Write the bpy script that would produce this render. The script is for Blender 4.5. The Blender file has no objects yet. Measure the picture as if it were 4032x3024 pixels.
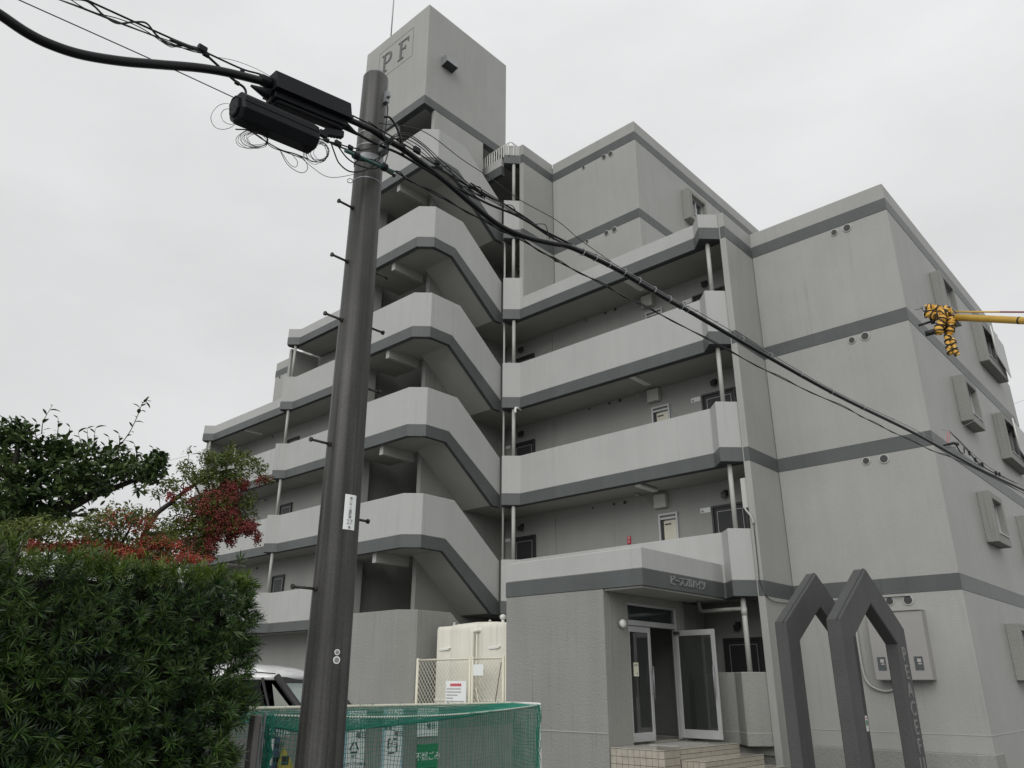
import bpy, bmesh, math, random
from mathutils import Vector, Matrix, noise
R = math.radians
random.seed(7)
sc = bpy.context.scene
col = sc.collection

# ------------------------------------------------------------------ camera, sky, sun, exposure
F, PITCH, ROLL, YAW = 3075.7, 0.36818, 0.0031625, -0.743895
EYE = 1.55
cam = bpy.data.cameras.new('camera')
cam.sensor_width = 36.0
cam.lens = 36.0 * F / 4032.0
cam.clip_start = 0.05
cam.clip_end = 2000
co = bpy.data.objects.new('camera', cam)
col.objects.link(co)
ca, sa = math.cos(YAW), math.sin(YAW)
right = Vector((ca, -sa, 0)).normalized()
fwd_h = Vector((sa, ca, 0))
fwd = (fwd_h * math.cos(PITCH) + Vector((0, 0, 1)) * math.sin(PITCH)).normalized()
up = right.cross(fwd)
M = Matrix((right, up, -fwd)).transposed().to_4x4()
M = M @ Matrix.Rotation(ROLL, 4, 'Z')
M.translation = Vector((0, 0, EYE))
co.matrix_world = M
sc.camera = co

SUN_EL, SUN_AZ = 34.0, 157.0      # degrees; azimuth clockwise from +Y
w = bpy.data.worlds.new('World')
sc.world = w
w.use_nodes = True
nt = w.node_tree
nt.nodes.clear()
out = nt.nodes.new('ShaderNodeOutputWorld')
bg = nt.nodes.new('ShaderNodeBackground')
bg.inputs['Strength'].default_value = 0.1
sky = nt.nodes.new('ShaderNodeTexSky')
sky.sky_type = 'NISHITA'
sky.sun_disc = False
sky.sun_elevation = R(SUN_EL)
sky.sun_rotation = R(SUN_AZ)
hs = nt.nodes.new('ShaderNodeHueSaturation')
hs.inputs['Saturation'].default_value = 0.05
tc = nt.nodes.new('ShaderNodeTexCoord')
mp = nt.nodes.new('ShaderNodeMapping')
mp.inputs['Scale'].default_value = (1.0, 1.0, 2.2)
n1 = nt.nodes.new('ShaderNodeTexNoise')
n1.inputs['Scale'].default_value = 2.1
n1.inputs['Detail'].default_value = 5
n1.inputs['Roughness'].default_value = 0.55
rp = nt.nodes.new('ShaderNodeValToRGB')
rp.color_ramp.elements[0].position = 0.32
rp.color_ramp.elements[0].color = (7.20, 7.27, 7.32, 1)
rp.color_ramp.elements[1].position = 0.72
rp.color_ramp.elements[1].color = (8.60, 8.66, 8.72, 1)
mx = nt.nodes.new('ShaderNodeMix')
mx.data_type = 'RGBA'
mx.inputs['Factor'].default_value = 0.93
L_ = nt.links.new
L_(tc.outputs['Generated'], mp.inputs['Vector'])
L_(mp.outputs['Vector'], n1.inputs['Vector'])
L_(n1.outputs['Fac'], rp.inputs['Fac'])
L_(sky.outputs['Color'], hs.inputs['Color'])
L_(hs.outputs['Color'], mx.inputs[6])
sp_ = nt.nodes.new('ShaderNodeSeparateXYZ')
L_(tc.outputs['Generated'], sp_.inputs[0])
el = nt.nodes.new('ShaderNodeMapRange')
el.inputs['From Min'].default_value = 0.0; el.inputs['From Max'].default_value = 0.85
el.inputs['To Min'].default_value = 0.84; el.inputs['To Max'].default_value = 1.10
L_(sp_.outputs['Z'], el.inputs['Value'])
vm_ = nt.nodes.new('ShaderNodeVectorMath'); vm_.operation = 'SCALE'
L_(rp.outputs['Color'], vm_.inputs[0]); L_(el.outputs[0], vm_.inputs['Scale'])
L_(vm_.outputs[0], mx.inputs[7])
L_(mx.outputs[2], bg.inputs['Color'])
L_(bg.outputs['Background'], out.inputs['Surface'])

sl = bpy.data.lights.new('sun', 'SUN')
sl.energy = 1.5
sl.angle = R(55)
sl.color = (1.0, 0.985, 0.955)
so = bpy.data.objects.new('sun', sl)
col.objects.link(so)
sd = Vector((math.sin(R(SUN_AZ)) * math.cos(R(SUN_EL)), math.cos(R(SUN_AZ)) * math.cos(R(SUN_EL)), math.sin(R(SUN_EL))))
so.rotation_euler = sd.to_track_quat('Z', 'Y').to_euler()
so.location = sd * 60
sc.view_settings.view_transform = 'Standard'
sc.view_settings.look = 'None'
sc.view_settings.exposure = 0.0
sc.view_settings.gamma = 1.0
sc.view_settings.use_curve_mapping = False
sc.render.engine = 'CYCLES'

# ------------------------------------------------------------------ surveying helpers (picture ray met with a known plane)
def ray(px, py):
    r = (px - 2016) / F; u = -(py - 1512) / F
    c, s = math.cos(ROLL), math.sin(ROLL)
    r, u = c * r + s * u, -s * r + c * u
    cp, sp = math.cos(PITCH), math.sin(PITCH)
    f = cp - u * sp; z = sp + u * cp
    return Vector((r * ca + f * sa, -r * sa + f * ca, z))
def on_x(p, X):
    v = ray(*p); return Vector((0, 0, EYE)) + v * (X / v.x)
def on_z(p, Z):
    v = ray(*p); return Vector((0, 0, EYE)) + v * ((Z - EYE) / v.z)
def at(p, d):
    v = ray(*p); return Vector((0, 0, EYE)) + v * (d / math.hypot(v.x, v.y))
def on_line(p, A, B):
    v = ray(*p); nx, ny = B[1] - A[1], -(B[0] - A[0])
    t = (A[0] * nx + A[1] * ny) / (v.x * nx + v.y * ny)
    return Vector((0, 0, EYE)) + v * t

# ------------------------------------------------------------------ materials
MATS = {}
def mat(name, rgb, rough=0.6, metal=0.0, var=0.06, vscale=3.0, bump=0.0, bscale=60.0, streak=0.0, spec=0.5, coat=0.0,
        trans=0.0, alpha=None, grain=0.0, bdist=0.01, sss=0.0):
    if name in MATS: return MATS[name]
    m = bpy.data.materials.new(name); m.use_nodes = True
    N = m.node_tree.nodes; K = m.node_tree.links.new
    b = N['Principled BSDF']
    b.inputs['Roughness'].default_value = rough
    b.inputs['Metallic'].default_value = metal
    b.inputs['Specular IOR Level'].default_value = spec
    b.inputs['Coat Weight'].default_value = coat
    b.inputs['Transmission Weight'].default_value = trans
    b.inputs['Base Color'].default_value = (*rgb, 1)
    if alpha is not None: b.inputs['Alpha'].default_value = alpha
    g = N.new('ShaderNodeNewGeometry')
    cur = None
    def mul(prev, fac_socket, lo, hi):
        mr = N.new('ShaderNodeMapRange'); mr.inputs['From Min'].default_value = 0.3; mr.inputs['From Max'].default_value = 0.7
        mr.inputs['To Min'].default_value = lo; mr.inputs['To Max'].default_value = hi
        K(fac_socket, mr.inputs['Value'])
        if prev is None: return mr.outputs[0]
        mm = N.new('ShaderNodeMath'); mm.operation = 'MULTIPLY'; K(prev, mm.inputs[0]); K(mr.outputs[0], mm.inputs[1])
        return mm.outputs[0]
    if var:
        n = N.new('ShaderNodeTexNoise'); n.inputs['Scale'].default_value = vscale; n.inputs['Detail'].default_value = 4
        K(g.outputs['Position'], n.inputs['Vector']); cur = mul(cur, n.outputs['Fac'], 1 - var, 1 + var)
    if streak:
        mpn = N.new('ShaderNodeMapping'); mpn.inputs['Scale'].default_value = (4.3, 4.3, 0.22) if streak < .3 else (26, 26, 0.5)
        n = N.new('ShaderNodeTexNoise'); n.inputs['Scale'].default_value = 1.0; n.inputs['Detail'].default_value = 5
        K(g.outputs['Position'], mpn.inputs['Vector']); K(mpn.outputs[0], n.inputs['Vector']); cur = mul(cur, n.outputs['Fac'], 1 - streak, 1 + streak * 0.6)
    if streak and streak < .3:
        mp2 = N.new('ShaderNodeMapping'); mp2.inputs['Scale'].default_value = (15, 15, 0.5)
        n = N.new('ShaderNodeTexNoise'); n.inputs['Scale'].default_value = 1.0; n.inputs['Detail'].default_value = 4
        K(g.outputs['Position'], mp2.inputs['Vector']); K(mp2.outputs[0], n.inputs['Vector'])
        pk = N.new('ShaderNodeMapRange'); pk.inputs['From Min'].default_value = 0.56; pk.inputs['From Max'].default_value = 0.74
        pk.inputs['To Min'].default_value = 0.0; pk.inputs['To Max'].default_value = streak * 5.0; K(n.outputs['Fac'], pk.inputs['Value'])
        ms = N.new('ShaderNodeTexNoise'); ms.inputs['Scale'].default_value = 0.55; ms.inputs['Detail'].default_value = 3; K(g.outputs['Position'], ms.inputs['Vector'])
        mk = N.new('ShaderNodeMapRange'); mk.inputs['From Min'].default_value = 0.45; mk.inputs['From Max'].default_value = 0.65; K(ms.outputs['Fac'], mk.inputs['Value'])
        mm = N.new('ShaderNodeMath'); mm.operation = 'MULTIPLY'; K(pk.outputs[0], mm.inputs[0]); K(mk.outputs[0], mm.inputs[1])
        sb = N.new('ShaderNodeMath'); sb.operation = 'SUBTRACT'; sb.inputs[0].default_value = 1.0; K(mm.outputs[0], sb.inputs[1])
        m2 = N.new('ShaderNodeMath'); m2.operation = 'MULTIPLY'; K(cur, m2.inputs[0]); K(sb.outputs[0], m2.inputs[1]); cur = m2.outputs[0]
    if grain:
        n = N.new('ShaderNodeTexNoise'); n.inputs['Scale'].default_value = 90; n.inputs['Detail'].default_value = 3
        K(g.outputs['Position'], n.inputs['Vector']); cur = mul(cur, n.outputs['Fac'], 1 - grain, 1 + grain)
    if cur is not None:
        vm = N.new('ShaderNodeVectorMath'); vm.operation = 'SCALE'; vm.inputs[0].default_value = rgb
        K(cur, vm.inputs['Scale']); K(vm.outputs[0], b.inputs['Base Color'])
    if bump:
        n = N.new('ShaderNodeTexNoise'); n.inputs['Scale'].default_value = bscale; n.inputs['Detail'].default_value = 4
        bp = N.new('ShaderNodeBump'); bp.inputs['Strength'].default_value = bump; bp.inputs['Distance'].default_value = bdist
        K(g.outputs['Position'], n.inputs['Vector']); K(n.outputs['Fac'], bp.inputs['Height']); K(bp.outputs[0], b.inputs['Normal'])
    MATS[name] = m
    return m

WALL = mat('mid_grey_stucco', (0.335, 0.339, 0.322), 0.55, var=0.05, vscale=0.8, bump=0.5, bscale=46, streak=0.035, grain=0.06, spec=0.5, bdist=0.012)
PARA = mat('light_grey_parapet_paint', (0.420, 0.427, 0.415), 0.65, var=0.035, vscale=0.9, bump=0.5, bscale=44, streak=0.028, grain=0.045, spec=0.25, bdist=0.012)
WALLD = mat('shaded_rough_stucco', (0.270, 0.272, 0.256), 0.75, var=0.05, vscale=0.8, bump=0.8, bscale=28, streak=0.05, grain=0.08, spec=0.2, bdist=0.016)  # coarser wall stucco, darkened to carry the shade of the lower walls
BAND = mat('slate_band_paint', (0.092, 0.100, 0.100), 0.42, var=0.07, vscale=1.6, bump=0.5, bscale=45, streak=0.06, grain=0.06, spec=0.35)
SOFFIT = mat('soffit_paint', (0.36, 0.365, 0.34), 0.85, var=0.07, vscale=1.1, bump=0.2, bscale=60, spec=0.2)
ARCH = mat('arch_dark_stucco', (0.080, 0.083, 0.081), 0.7, var=0.07, vscale=2.0, bump=0.9, bscale=50, streak=0.06, grain=0.12, spec=0.3)
PIPE = mat('grey_painted_pipe', (0.40, 0.40, 0.38), 0.45, var=0.05, spec=0.4)
ALU = mat('aluminium_frame', (0.52, 0.53, 0.53), 0.38, metal=0.35, var=0.05)
ALUD = mat('dark_bronze_frame', (0.06, 0.06, 0.062), 0.4, metal=0.3, var=0.05)
DOOR = mat('dark_steel_door', (0.035, 0.036, 0.037), 0.4, var=0.08, spec=0.4)
CREAM = mat('cream_paint', (0.66, 0.64, 0.53), 0.5, var=0.05, vscale=2, streak=0.05)
TANKM = mat('cream_fibreglass', (0.73, 0.72, 0.63), 0.42, var=0.03, vscale=2, streak=0.05, bump=0.1, bscale=20)
WHITE = mat('white_plastic', (0.72, 0.72, 0.69), 0.4, var=0.03)
DARK = mat('dark_void_paint', (0.05, 0.052, 0.055), 0.9, var=0.1)
GLASS = mat('window_glass', (0.035, 0.042, 0.045), 0.06, var=0.0, spec=0.8, coat=0.3)
CLEAR = mat('tinted_door_glass', (0.30, 0.32, 0.31), 0.03, var=0.0, trans=0.93, spec=0.5)
BLK = mat('black_cable_sheath', (0.006, 0.0065, 0.008), 0.28, var=0.1, spec=0.3)
BLKBOX = mat('black_closure_plastic', (0.010, 0.011, 0.014), 0.5, var=0.12, vscale=9, spec=0.2)
STEEL = mat('galvanised_steel', (0.28, 0.29, 0.30), 0.45, metal=0.6, var=0.12, vscale=20)
POLE = mat('wet_concrete_pole', (0.052, 0.051, 0.048), 0.42, var=0.22, vscale=3, streak=0.75, grain=0.2, bump=0.12, bscale=90, spec=0.4)
BOLT = mat('rusted_dark_steel', (0.05, 0.045, 0.042), 0.6, metal=0.3, var=0.25, vscale=40)
TILE = mat('beige_tile', (0.40, 0.37, 0.31), 0.28, var=0.10, vscale=9, spec=0.5)
GROUT = mat('dark_grout', (0.05, 0.045, 0.04), 0.9, var=0.1)
FLOORT = mat('wet_floor_tile', (0.42, 0.40, 0.34), 0.16, var=0.14, vscale=5, spec=0.6)
ASPH = mat('wet_asphalt', (0.12, 0.12, 0.115), 0.38, var=0.2, vscale=6, bump=0.4, bscale=70, grain=0.2, spec=0.5)
BLOCK = mat('smooth_grey_render', (0.27, 0.275, 0.26), 0.85, var=0.1, vscale=3, bump=0.4, bscale=50, streak=0.1)
RED = mat('red_sign', (0.55, 0.02, 0.05), 0.4, var=0.03)
GREEN = mat('green_sign', (0.005, 0.22, 0.07), 0.4, var=0.03)
BLUE = mat('slate_blue_sign', (0.06, 0.085, 0.16), 0.4, var=0.03)
PALEB = mat('pale_blue_sign', (0.36, 0.56, 0.68), 0.4, var=0.03)
SIGNW = mat('white_sign', (0.80, 0.83, 0.82), 0.35, var=0.03)
INK = mat('black_ink', (0.02, 0.02, 0.02), 0.5, var=0)
GREYINK = mat('faded_grey_ink', (0.25, 0.25, 0.24), 0.5, var=0)
YEL = mat('yellow_boom_paint', (0.60, 0.38, 0.07), 0.35, var=0.08, vscale=6, spec=0.5)
TIGER = mat('orange_yellow_wrap', (0.72, 0.41, 0.07), 0.5, var=0.25, vscale=25)
NETG = mat('green_net_cord', (0.014, 0.23, 0.155), 0.6, var=0.15, vscale=12)
NETD = mat('green_net_fold', (0.012, 0.19, 0.125), 0.6, var=0.3, vscale=60, alpha=0.86)
ROPE = mat('white_rope', (0.66, 0.66, 0.6), 0.6, var=0.1, vscale=40)
CARW = mat('white_car_paint', (0.78, 0.79, 0.78), 0.2, var=0.0, coat=0.6)
RUB = mat('black_rubber', (0.02, 0.02, 0.021), 0.6, var=0.1)
BARK = mat('dark_bark', (0.035, 0.03, 0.025), 0.85, var=0.3, vscale=12, bump=0.6, bscale=40)
def leafmat(name, a, b, rough=0.45, tr=0.25):
    m = bpy.data.materials.new(name); m.use_nodes = True
    N = m.node_tree.nodes; K = m.node_tree.links.new
    p = N['Principled BSDF']; p.inputs['Roughness'].default_value = rough; p.inputs['Specular IOR Level'].default_value = 0.4
    g = N.new('ShaderNodeNewGeometry'); oi = N.new('ShaderNodeObjectInfo')
    n = N.new('ShaderNodeTexNoise'); n.inputs['Scale'].default_value = 3.5; n.inputs['Detail'].default_value = 3
    K(g.outputs['Position'], n.inputs['Vector'])
    ad = N.new('ShaderNodeMath'); ad.operation = 'ADD'
    m2 = N.new('ShaderNodeMath'); m2.operation = 'MULTIPLY_ADD'; m2.inputs[1].default_value = 0.55; m2.inputs[2].default_value = -0.27
    K(g.outputs['Random Per Island'], m2.inputs[0]); K(n.outputs['Fac'], ad.inputs[0]); K(m2.outputs[0], ad.inputs[1])
    r = N.new('ShaderNodeValToRGB'); r.color_ramp.elements[0].position = 0.25; r.color_ramp.elements[1].position = 0.75
    r.color_ramp.elements[0].color = (*a, 1); r.color_ramp.elements[1].color = (*b, 1)
    K(ad.outputs[0], r.inputs['Fac']); K(r.outputs['Color'], p.inputs['Base Color'])
    t = N.new('ShaderNodeBsdfTranslucent'); K(r.outputs['Color'], t.inputs['Color'])
    mixs = N.new('ShaderNodeMixShader'); mixs.inputs['Fac'].default_value = tr
    K(p.outputs[0], mixs.inputs[1]); K(t.outputs[0], mixs.inputs[2]); K(mixs.outputs[0], N['Material Output'].inputs['Surface'])
    return m
NEEDLE = leafmat('podocarpus_leaf', (0.005, 0.020, 0.009), (0.070, 0.130, 0.026), 0.36, 0.24)
NEEDLET = leafmat('podocarpus_young_leaf', (0.03, 0.07, 0.012), (0.14, 0.20, 0.03), 0.4, 0.35)
CAMEL = leafmat('camellia_leaf', (0.022, 0.048, 0.017), (0.105, 0.150, 0.050), 0.3, 0.2)
PYRA = leafmat('firethorn_leaf', (0.03, 0.055, 0.014), (0.20, 0.24, 0.06), 0.4, 0.35)
BERRY = mat('red_berry', (0.18, 0.019, 0.014), 0.4, var=0.45, vscale=9)
BERRYO = mat('orange_red_berry', (0.30, 0.046, 0.018), 0.4, var=0.4, vscale=9)

# ------------------------------------------------------------------ object helpers
def link(o): col.objects.link(o); return o
def tag(o, label=None, cat=None, group=None, kind=None):
    if label: o['label'] = label
    if cat: o['category'] = cat
    if group: o['group'] = group
    if kind: o['kind'] = kind
    return o
def thing(name, label, cat, loc=(0, 0, 0), group=None, rz=0.0):
    o = bpy.data.objects.new(name, None); link(o); o.location = loc; o.rotation_euler = (0, 0, rz)
    o.empty_display_size = 0.2
    return tag(o, label, cat, group)
ORG = {}
def origin(o):
    """world origin of an object (parents included; only plain offsets are used below a thing)"""
    v = Vector((0, 0, 0))
    while o is not None:
        v = v + Vector(o.location); o = o.parent
    return v
def done(name, bm, m, parent=None, smooth=False, bevel=0.0, world=True, label=None, kind=None, seg=1):
    if world and parent is not None:
        off = origin(parent)
        for v in bm.verts: v.co -= off
    me = bpy.data.meshes.new(name)
    bm.normal_update()
    bm.to_mesh(me); bm.free()
    if smooth:
        me.polygons.foreach_set('use_smooth', [True] * len(me.polygons))
    for mm in (m if isinstance(m, (list, tuple)) else [m]): me.materials.append(mm)
    o = bpy.data.objects.new(name, me); link(o)
    if parent is not None: o.parent = parent
    if bevel:
        bv = o.modifiers.new('bevel', 'BEVEL'); bv.width = bevel; bv.segments = seg; bv.limit_method = 'ANGLE'; bv.angle_limit = R(35)
    if label: o['label'] = label
    if kind: o['kind'] = kind
    return o
def B(): return bmesh.new()
def box(bm, x0, x1, y0, y1, z0, z1, mi=0):
    vs = [bm.verts.new(p) for p in ((x0, y0, z0), (x1, y0, z0), (x1, y1, z0), (x0, y1, z0), (x0, y0, z1), (x1, y0, z1), (x1, y1, z1), (x0, y1, z1))]
    for f in ((0, 3, 2, 1), (4, 5, 6, 7), (0, 1, 5, 4), (1, 2, 6, 5), (2, 3, 7, 6), (3, 0, 4, 7)):
        q = bm.faces.new([vs[i] for i in f]); q.material_index = mi
    return vs
def prism(bm, pts, z0, z1, axis='z', mi=0):
    """extrude an outline: axis z takes (x,y) points, axis x takes (y,z) points, axis y takes (x,z) points"""
    def P(a, b, c):
        return (a, b, c) if axis == 'z' else ((c, a, b) if axis == 'x' else (a, c, b))
    n = len(pts)
    lo = [bm.verts.new(P(p[0], p[1], z0)) for p in pts]
    hi = [bm.verts.new(P(p[0], p[1], z1)) for p in pts]
    fs = [bm.faces.new(lo), bm.faces.new(hi)]
    for i in range(n):
        fs.append(bm.faces.new((lo[i], lo[(i + 1) % n], hi[(i + 1) % n], hi[i])))
    for f in fs: f.material_index = mi
    bmesh.ops.recalc_face_normals(bm, faces=fs)
def frame(d):
    d = d.normalized()
    a = Vector((0, 0, 1)) if abs(d.z) < 0.9 else Vector((1, 0, 0))
    u = d.cross(a).normalized(); return u, d.cross(u).normalized()
def tube(bm, pts, r, sides=8, cap=True, mi=0):
    pts = [Vector(p) for p in pts]; n = len(pts)
    rs = r if isinstance(r, (list, tuple)) else [r] * n
    rings = []
    u = None
    for i, p in enumerate(pts):
        d = (pts[min(i + 1, n - 1)] - pts[max(i - 1, 0)])
        if d.length < 1e-9: d = Vector((0, 0, 1))
        d.normalize()
        if u is None: u, v = frame(d)
        else:
            u = (u - d * u.dot(d))
            if u.length < 1e-6: u, v = frame(d)
            u.normalize(); v = d.cross(u)
        rings.append([bm.verts.new(p + (u * math.cos(2 * math.pi * k / sides) + v * math.sin(2 * math.pi * k / sides)) * rs[i]) for k in range(sides)])
    for a, b in zip(rings, rings[1:]):
        for k in range(sides):
            f = bm.faces.new((a[k], a[(k + 1) % sides], b[(k + 1) % sides], b[k])); f.material_index = mi; f.smooth = True
    if cap:
        f = bm.faces.new(rings[0][::-1]); f.material_index = mi
        f = bm.faces.new(rings[-1]); f.material_index = mi
def spline(pts, n=8):
    pts = [Vector(p) for p in pts]
    if len(pts) < 3: 
        return [pts[0].lerp(pts[1], i / n) for i in range(n + 1)]
    out_ = []
    P = [pts[0] * 2 - pts[1]] + pts + [pts[-1] * 2 - pts[-2]]
    for i in range(1, len(P) - 2):
        a, b, c, d = P[i - 1], P[i], P[i + 1], P[i + 2]
        for k in range(n):
            t = k / n
            out_.append(0.5 * ((2 * b) + (c - a) * t + (2 * a - 5 * b + 4 * c - d) * t * t + (3 * b - a - 3 * c + d) * t ** 3))
    out_.append(pts[-1]); return out_
def text(name, s, size, loc, xdir, ydir, m, parent=None, ext=0.002, align='CENTER', bold=0.0, stretch=1.0):
    cu = bpy.data.curves.new(name, 'FONT'); cu.body = s; cu.size = size; cu.extrude = ext; cu.align_x = align; cu.align_y = 'CENTER'
    cu.offset = bold; cu.resolution_u = 3
    tmp = bpy.data.objects.new(name + '_c', cu); col.objects.link(tmp)
    bpy.context.view_layer.update()
    me = bpy.data.meshes.new_from_object(tmp.evaluated_get(bpy.context.evaluated_depsgraph_get()))
    bpy.data.objects.remove(tmp); bpy.data.curves.remove(cu)
    x = Vector(xdir).normalized(); y = Vector(ydir).normalized(); z = x.cross(y)
    T = Matrix((x * stretch, y, z)).transposed().to_4x4(); T.translation = Vector(loc)
    if parent is not None: T.translation -= origin(parent)
    me.transform(T); me.materials.clear(); me.materials.append(m)
    me.name = name
    o = bpy.data.objects.new(name, me); link(o)
    if parent is not None: o.parent = parent
    return o

# ------------------------------------------------------------------ ground
bm = B(); box(bm, -300, 300, -300, 300, -0.5, 0.0)
tag(done('ground', bm, ASPH), kind='structure')

# ------------------------------------------------------------------ the apartment building
L = {1: 0.74, 2: 3.57, 3: 6.40, 4: 9.18, 5: 11.96, 6: 14.74, 7: 17.52}
BLD = thing('apartment_building', 'grey stuccoed apartment building with open corridors, zigzag outside stair and a lift tower', 'building', (-11.0, 17.0, 0))
def offset_poly(pts, d):
    n = len(pts); out_ = []
    area = sum(pts[i][0] * pts[(i + 1) % n][1] - pts[(i + 1) % n][0] * pts[i][1] for i in range(n))
    s = 1 if area > 0 else -1
    for i in range(n):
        p0, p1, p2 = Vector(pts[i - 1]), Vector(pts[i]), Vector(pts[(i + 1) % n])
        a = (p1 - p0).normalized(); b = (p2 - p1).normalized()
        na = Vector((a.y, -a.x)) * s; nb = Vector((b.y, -b.x)) * s
        m_ = (na + nb); k = m_.length_squared
        m_ = m_ * (2 / k) if k > 1e-6 else na
        out_.append(tuple(p1 + m_ * d))
    return out_
def wallbox(name, x0, x1, y0, y1, z0, z1, m=WALL, bevel=0.012):
    bm = B(); box(bm, x0, x1, y0, y1, z0, z1); return done(name, bm, m, BLD, bevel=bevel)
# solid masses
wallbox('wall', -7.25, -3.98, 16.85, 26.8, 0.0, 12.35)
wallbox('wall', -13.85, -7.26, 16.86, 26.79, 0.0, 11.9)
wallbox('wall', -13.84, -10.57, 17.01, 26.8, 11.9, 17.91)
wallbox('wall', -18.3, -13.86, 16.86, 26.7, 0.0, 17.8)
wallbox('wall', -30.0, -18.31, 16.86, 26.0, 0.0, 15.13)
wallbox('wall', -32.8, -30.01, 16.86, 26.0, 0.0, 12.35)
wallbox('fin_wall', -7.405, -7.255, 15.45, 16.86, 0.0, 12.35)
wallbox('fin_wall', -14.0, -13.85, 15.53, 17.02, 11.98, 17.91)
wallbox('fin_wall', -26.78, -26.63, 15.55, 16.87, 12.0, 14.45)
wallbox('fin_wall', -32.98, -32.83, 15.55, 16.87, 0.0, 12.0)
# rear balconies seen past the far end of the right flank
for k in (4,):
    bm = B(); prism(bm, [(-3.98, 26.79), (-3.98, 27.3), (-4.25, 27.55), (-7.0, 27.55), (-7.0, 26.79)], L[k] - 0.2, L[k] + 1.17); done('rear_parapet', bm, WALL, BLD, bevel=0.012)
for k in (2, 3, 5):
    bm = B(); prism(bm, [(-3.98, 26.79), (-3.98, 27.3), (-4.25, 27.55), (-7.0, 27.55), (-7.0, 26.79)], L[k] - 0.3, L[k] + (1.17 if k < 5 else 0.1)); done('rear_parapet', bm, WALL, BLD, bevel=0.012)
bm = B(); box(bm, -4.06, -4.0, 26.9, 27.25, L[4] + 1.2, 12.0); done('rear_screen', bm, SOFFIT, BLD)

# dark painted bands round the solid masses
e = 0.008
for k in (2, 3, 4, 5):
    bm = B(); z0, z1 = L[k] - 0.31, L[k]
    box(bm, -7.247 + 0, -3.98 + e, 16.85 - e, 16.95, z0, z1)
    box(bm, -4.1, -3.98 + e, 16.951, 26.8 + e, z0, z1)
    box(bm, -7.37, -7.255 + e, 15.45 - e, 16.84, z0, z1)
    done('band', bm, BAND, BLD, bevel=0.004)
for k in (6, 7):
    bm = B(); z0, z1 = L[k] - 0.31, L[k]
    box(bm, -13.84, -10.57 + e, 17.01 - e, 17.1, z0, z1)
    box(bm, -10.7, -10.57 + e, 17.101, 26.8, z0, z1)
    box(bm, -13.96, -13.85 + e, 15.53 - e, 17.0, z0, z1)
    done('band', bm, BAND, BLD, bevel=0.004)
bm = B(); box(bm, -30.0 - e, -18.4, 16.86 - e, 16.95, L[6] - 0.31, L[6]); done('band', bm, BAND, BLD, bevel=0.004)

# corridor galleries: parapet, slab-edge band, slab
def gallery(outer, inner_y, k, h, x_wall0, x_wall1, roof=False, base=None):
    z = L[k] if base is None else base
    poly = outer + [(outer[-1][0], inner_y), (outer[0][0], inner_y)]
    bm = B(); prism(bm, poly, z, L[k] + h); done('parapet', bm, PARA, BLD, bevel=0.014)
    if base is None:
        bm = B(); prism(bm, offset_poly(poly, e), L[k] - 0.31, L[k] - 0.001); done('band', bm, BAND, BLD, bevel=0.004)
        bm = B(); prism(bm, offset_poly(poly, -0.03), L[k] - 0.325, L[k] - 0.30); done('drip_edge', bm, DARK, BLD)
    bm = B(); box(bm, x_wall0, x_wall1, inner_y - 0.002, 16.86, L[k] - 0.27, L[k] - 0.02); done('corridor_slab', bm, SOFFIT, BLD)
right_outer = [(-7.405, 15.46), (-7.76, 15.12), (-8.09, 15.47), (-13.95, 15.49), (-14.31, 15.15), (-14.47, 15.31)]
for k in (2, 3, 4):
    gallery(right_outer, 15.64, k, 1.07, -14.47, -7.405)
# fifth level: low roof parapet on the right, full height by the stair
r5a = [(-7.405, 15.46), (-7.76, 15.12), (-8.09, 15.47), (-13.85, 15.49)]
poly = r5a + [(-13.85, 15.64), (-7.405, 15.64)]
bm = B(); prism(bm, poly, L[5], 12.35); done('parapet', bm, PARA, BLD, bevel=0.014)
b5 = [(-13.855, 15.49), (-13.95, 15.49), (-14.31, 15.15), (-14.47, 15.31), (-14.47, 15.64), (-13.855, 15.64)]
bm = B(); prism(bm, b5, L[5], L[5] + 1.07); done('parapet', bm, PARA, BLD, bevel=0.014)
full = right_outer + [(-14.47, 15.64), (-7.405, 15.64)]
bm = B(); prism(bm, offset_poly(full, e), L[5] - 0.31, L[5] - 0.001); done('band', bm, BAND, BLD, bevel=0.004)
bm = B(); prism(bm, offset_poly(full, -0.03), L[5] - 0.325, L[5] - 0.30); done('drip_edge', bm, DARK, BLD)
bm = B(); box(bm, -14.47, -7.405, 15.638, 16.87, L[5] - 0.27, L[5] - 0.02); done('corridor_slab', bm, SOFFIT, BLD)
b6 = [(-13.99, 15.53), (-14.33, 15.17), (-14.47, 15.31), (-14.47, 15.66), (-13.99, 15.66)]
for k, h in ((6, 1.07), (7, 0.39)):
    bm = B(); prism(bm, b6, L[k], L[k] + h); done('parapet', bm, PARA, BLD, bevel=0.014)
    bm = B(); prism(bm, offset_poly(b6, e), L[k] - 0.31, L[k] - 0.001); done('band', bm, BAND, BLD, bevel=0.004)
    bm = B(); box(bm, -14.47, -14.0, 15.66, 16.86, L[k] - 0.27, L[k] - 0.02); done('corridor_slab', bm, SOFFIT, BLD)
# ground level gallery wall with its floating base
gp = [(-7.405, 15.46), (-7.76, 15.12), (-8.09, 15.47), (-9.05, 15.47), (-9.05, 15.64), (-7.405, 15.64)]
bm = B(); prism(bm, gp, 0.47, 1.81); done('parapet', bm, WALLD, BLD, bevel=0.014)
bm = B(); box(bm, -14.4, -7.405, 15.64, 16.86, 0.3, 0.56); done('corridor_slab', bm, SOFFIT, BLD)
bm = B(); box(bm, -9.04, -7.41, 15.72, 15.8, 0.0, 0.469); done('base_wall', bm, WALLD, BLD)
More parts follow.
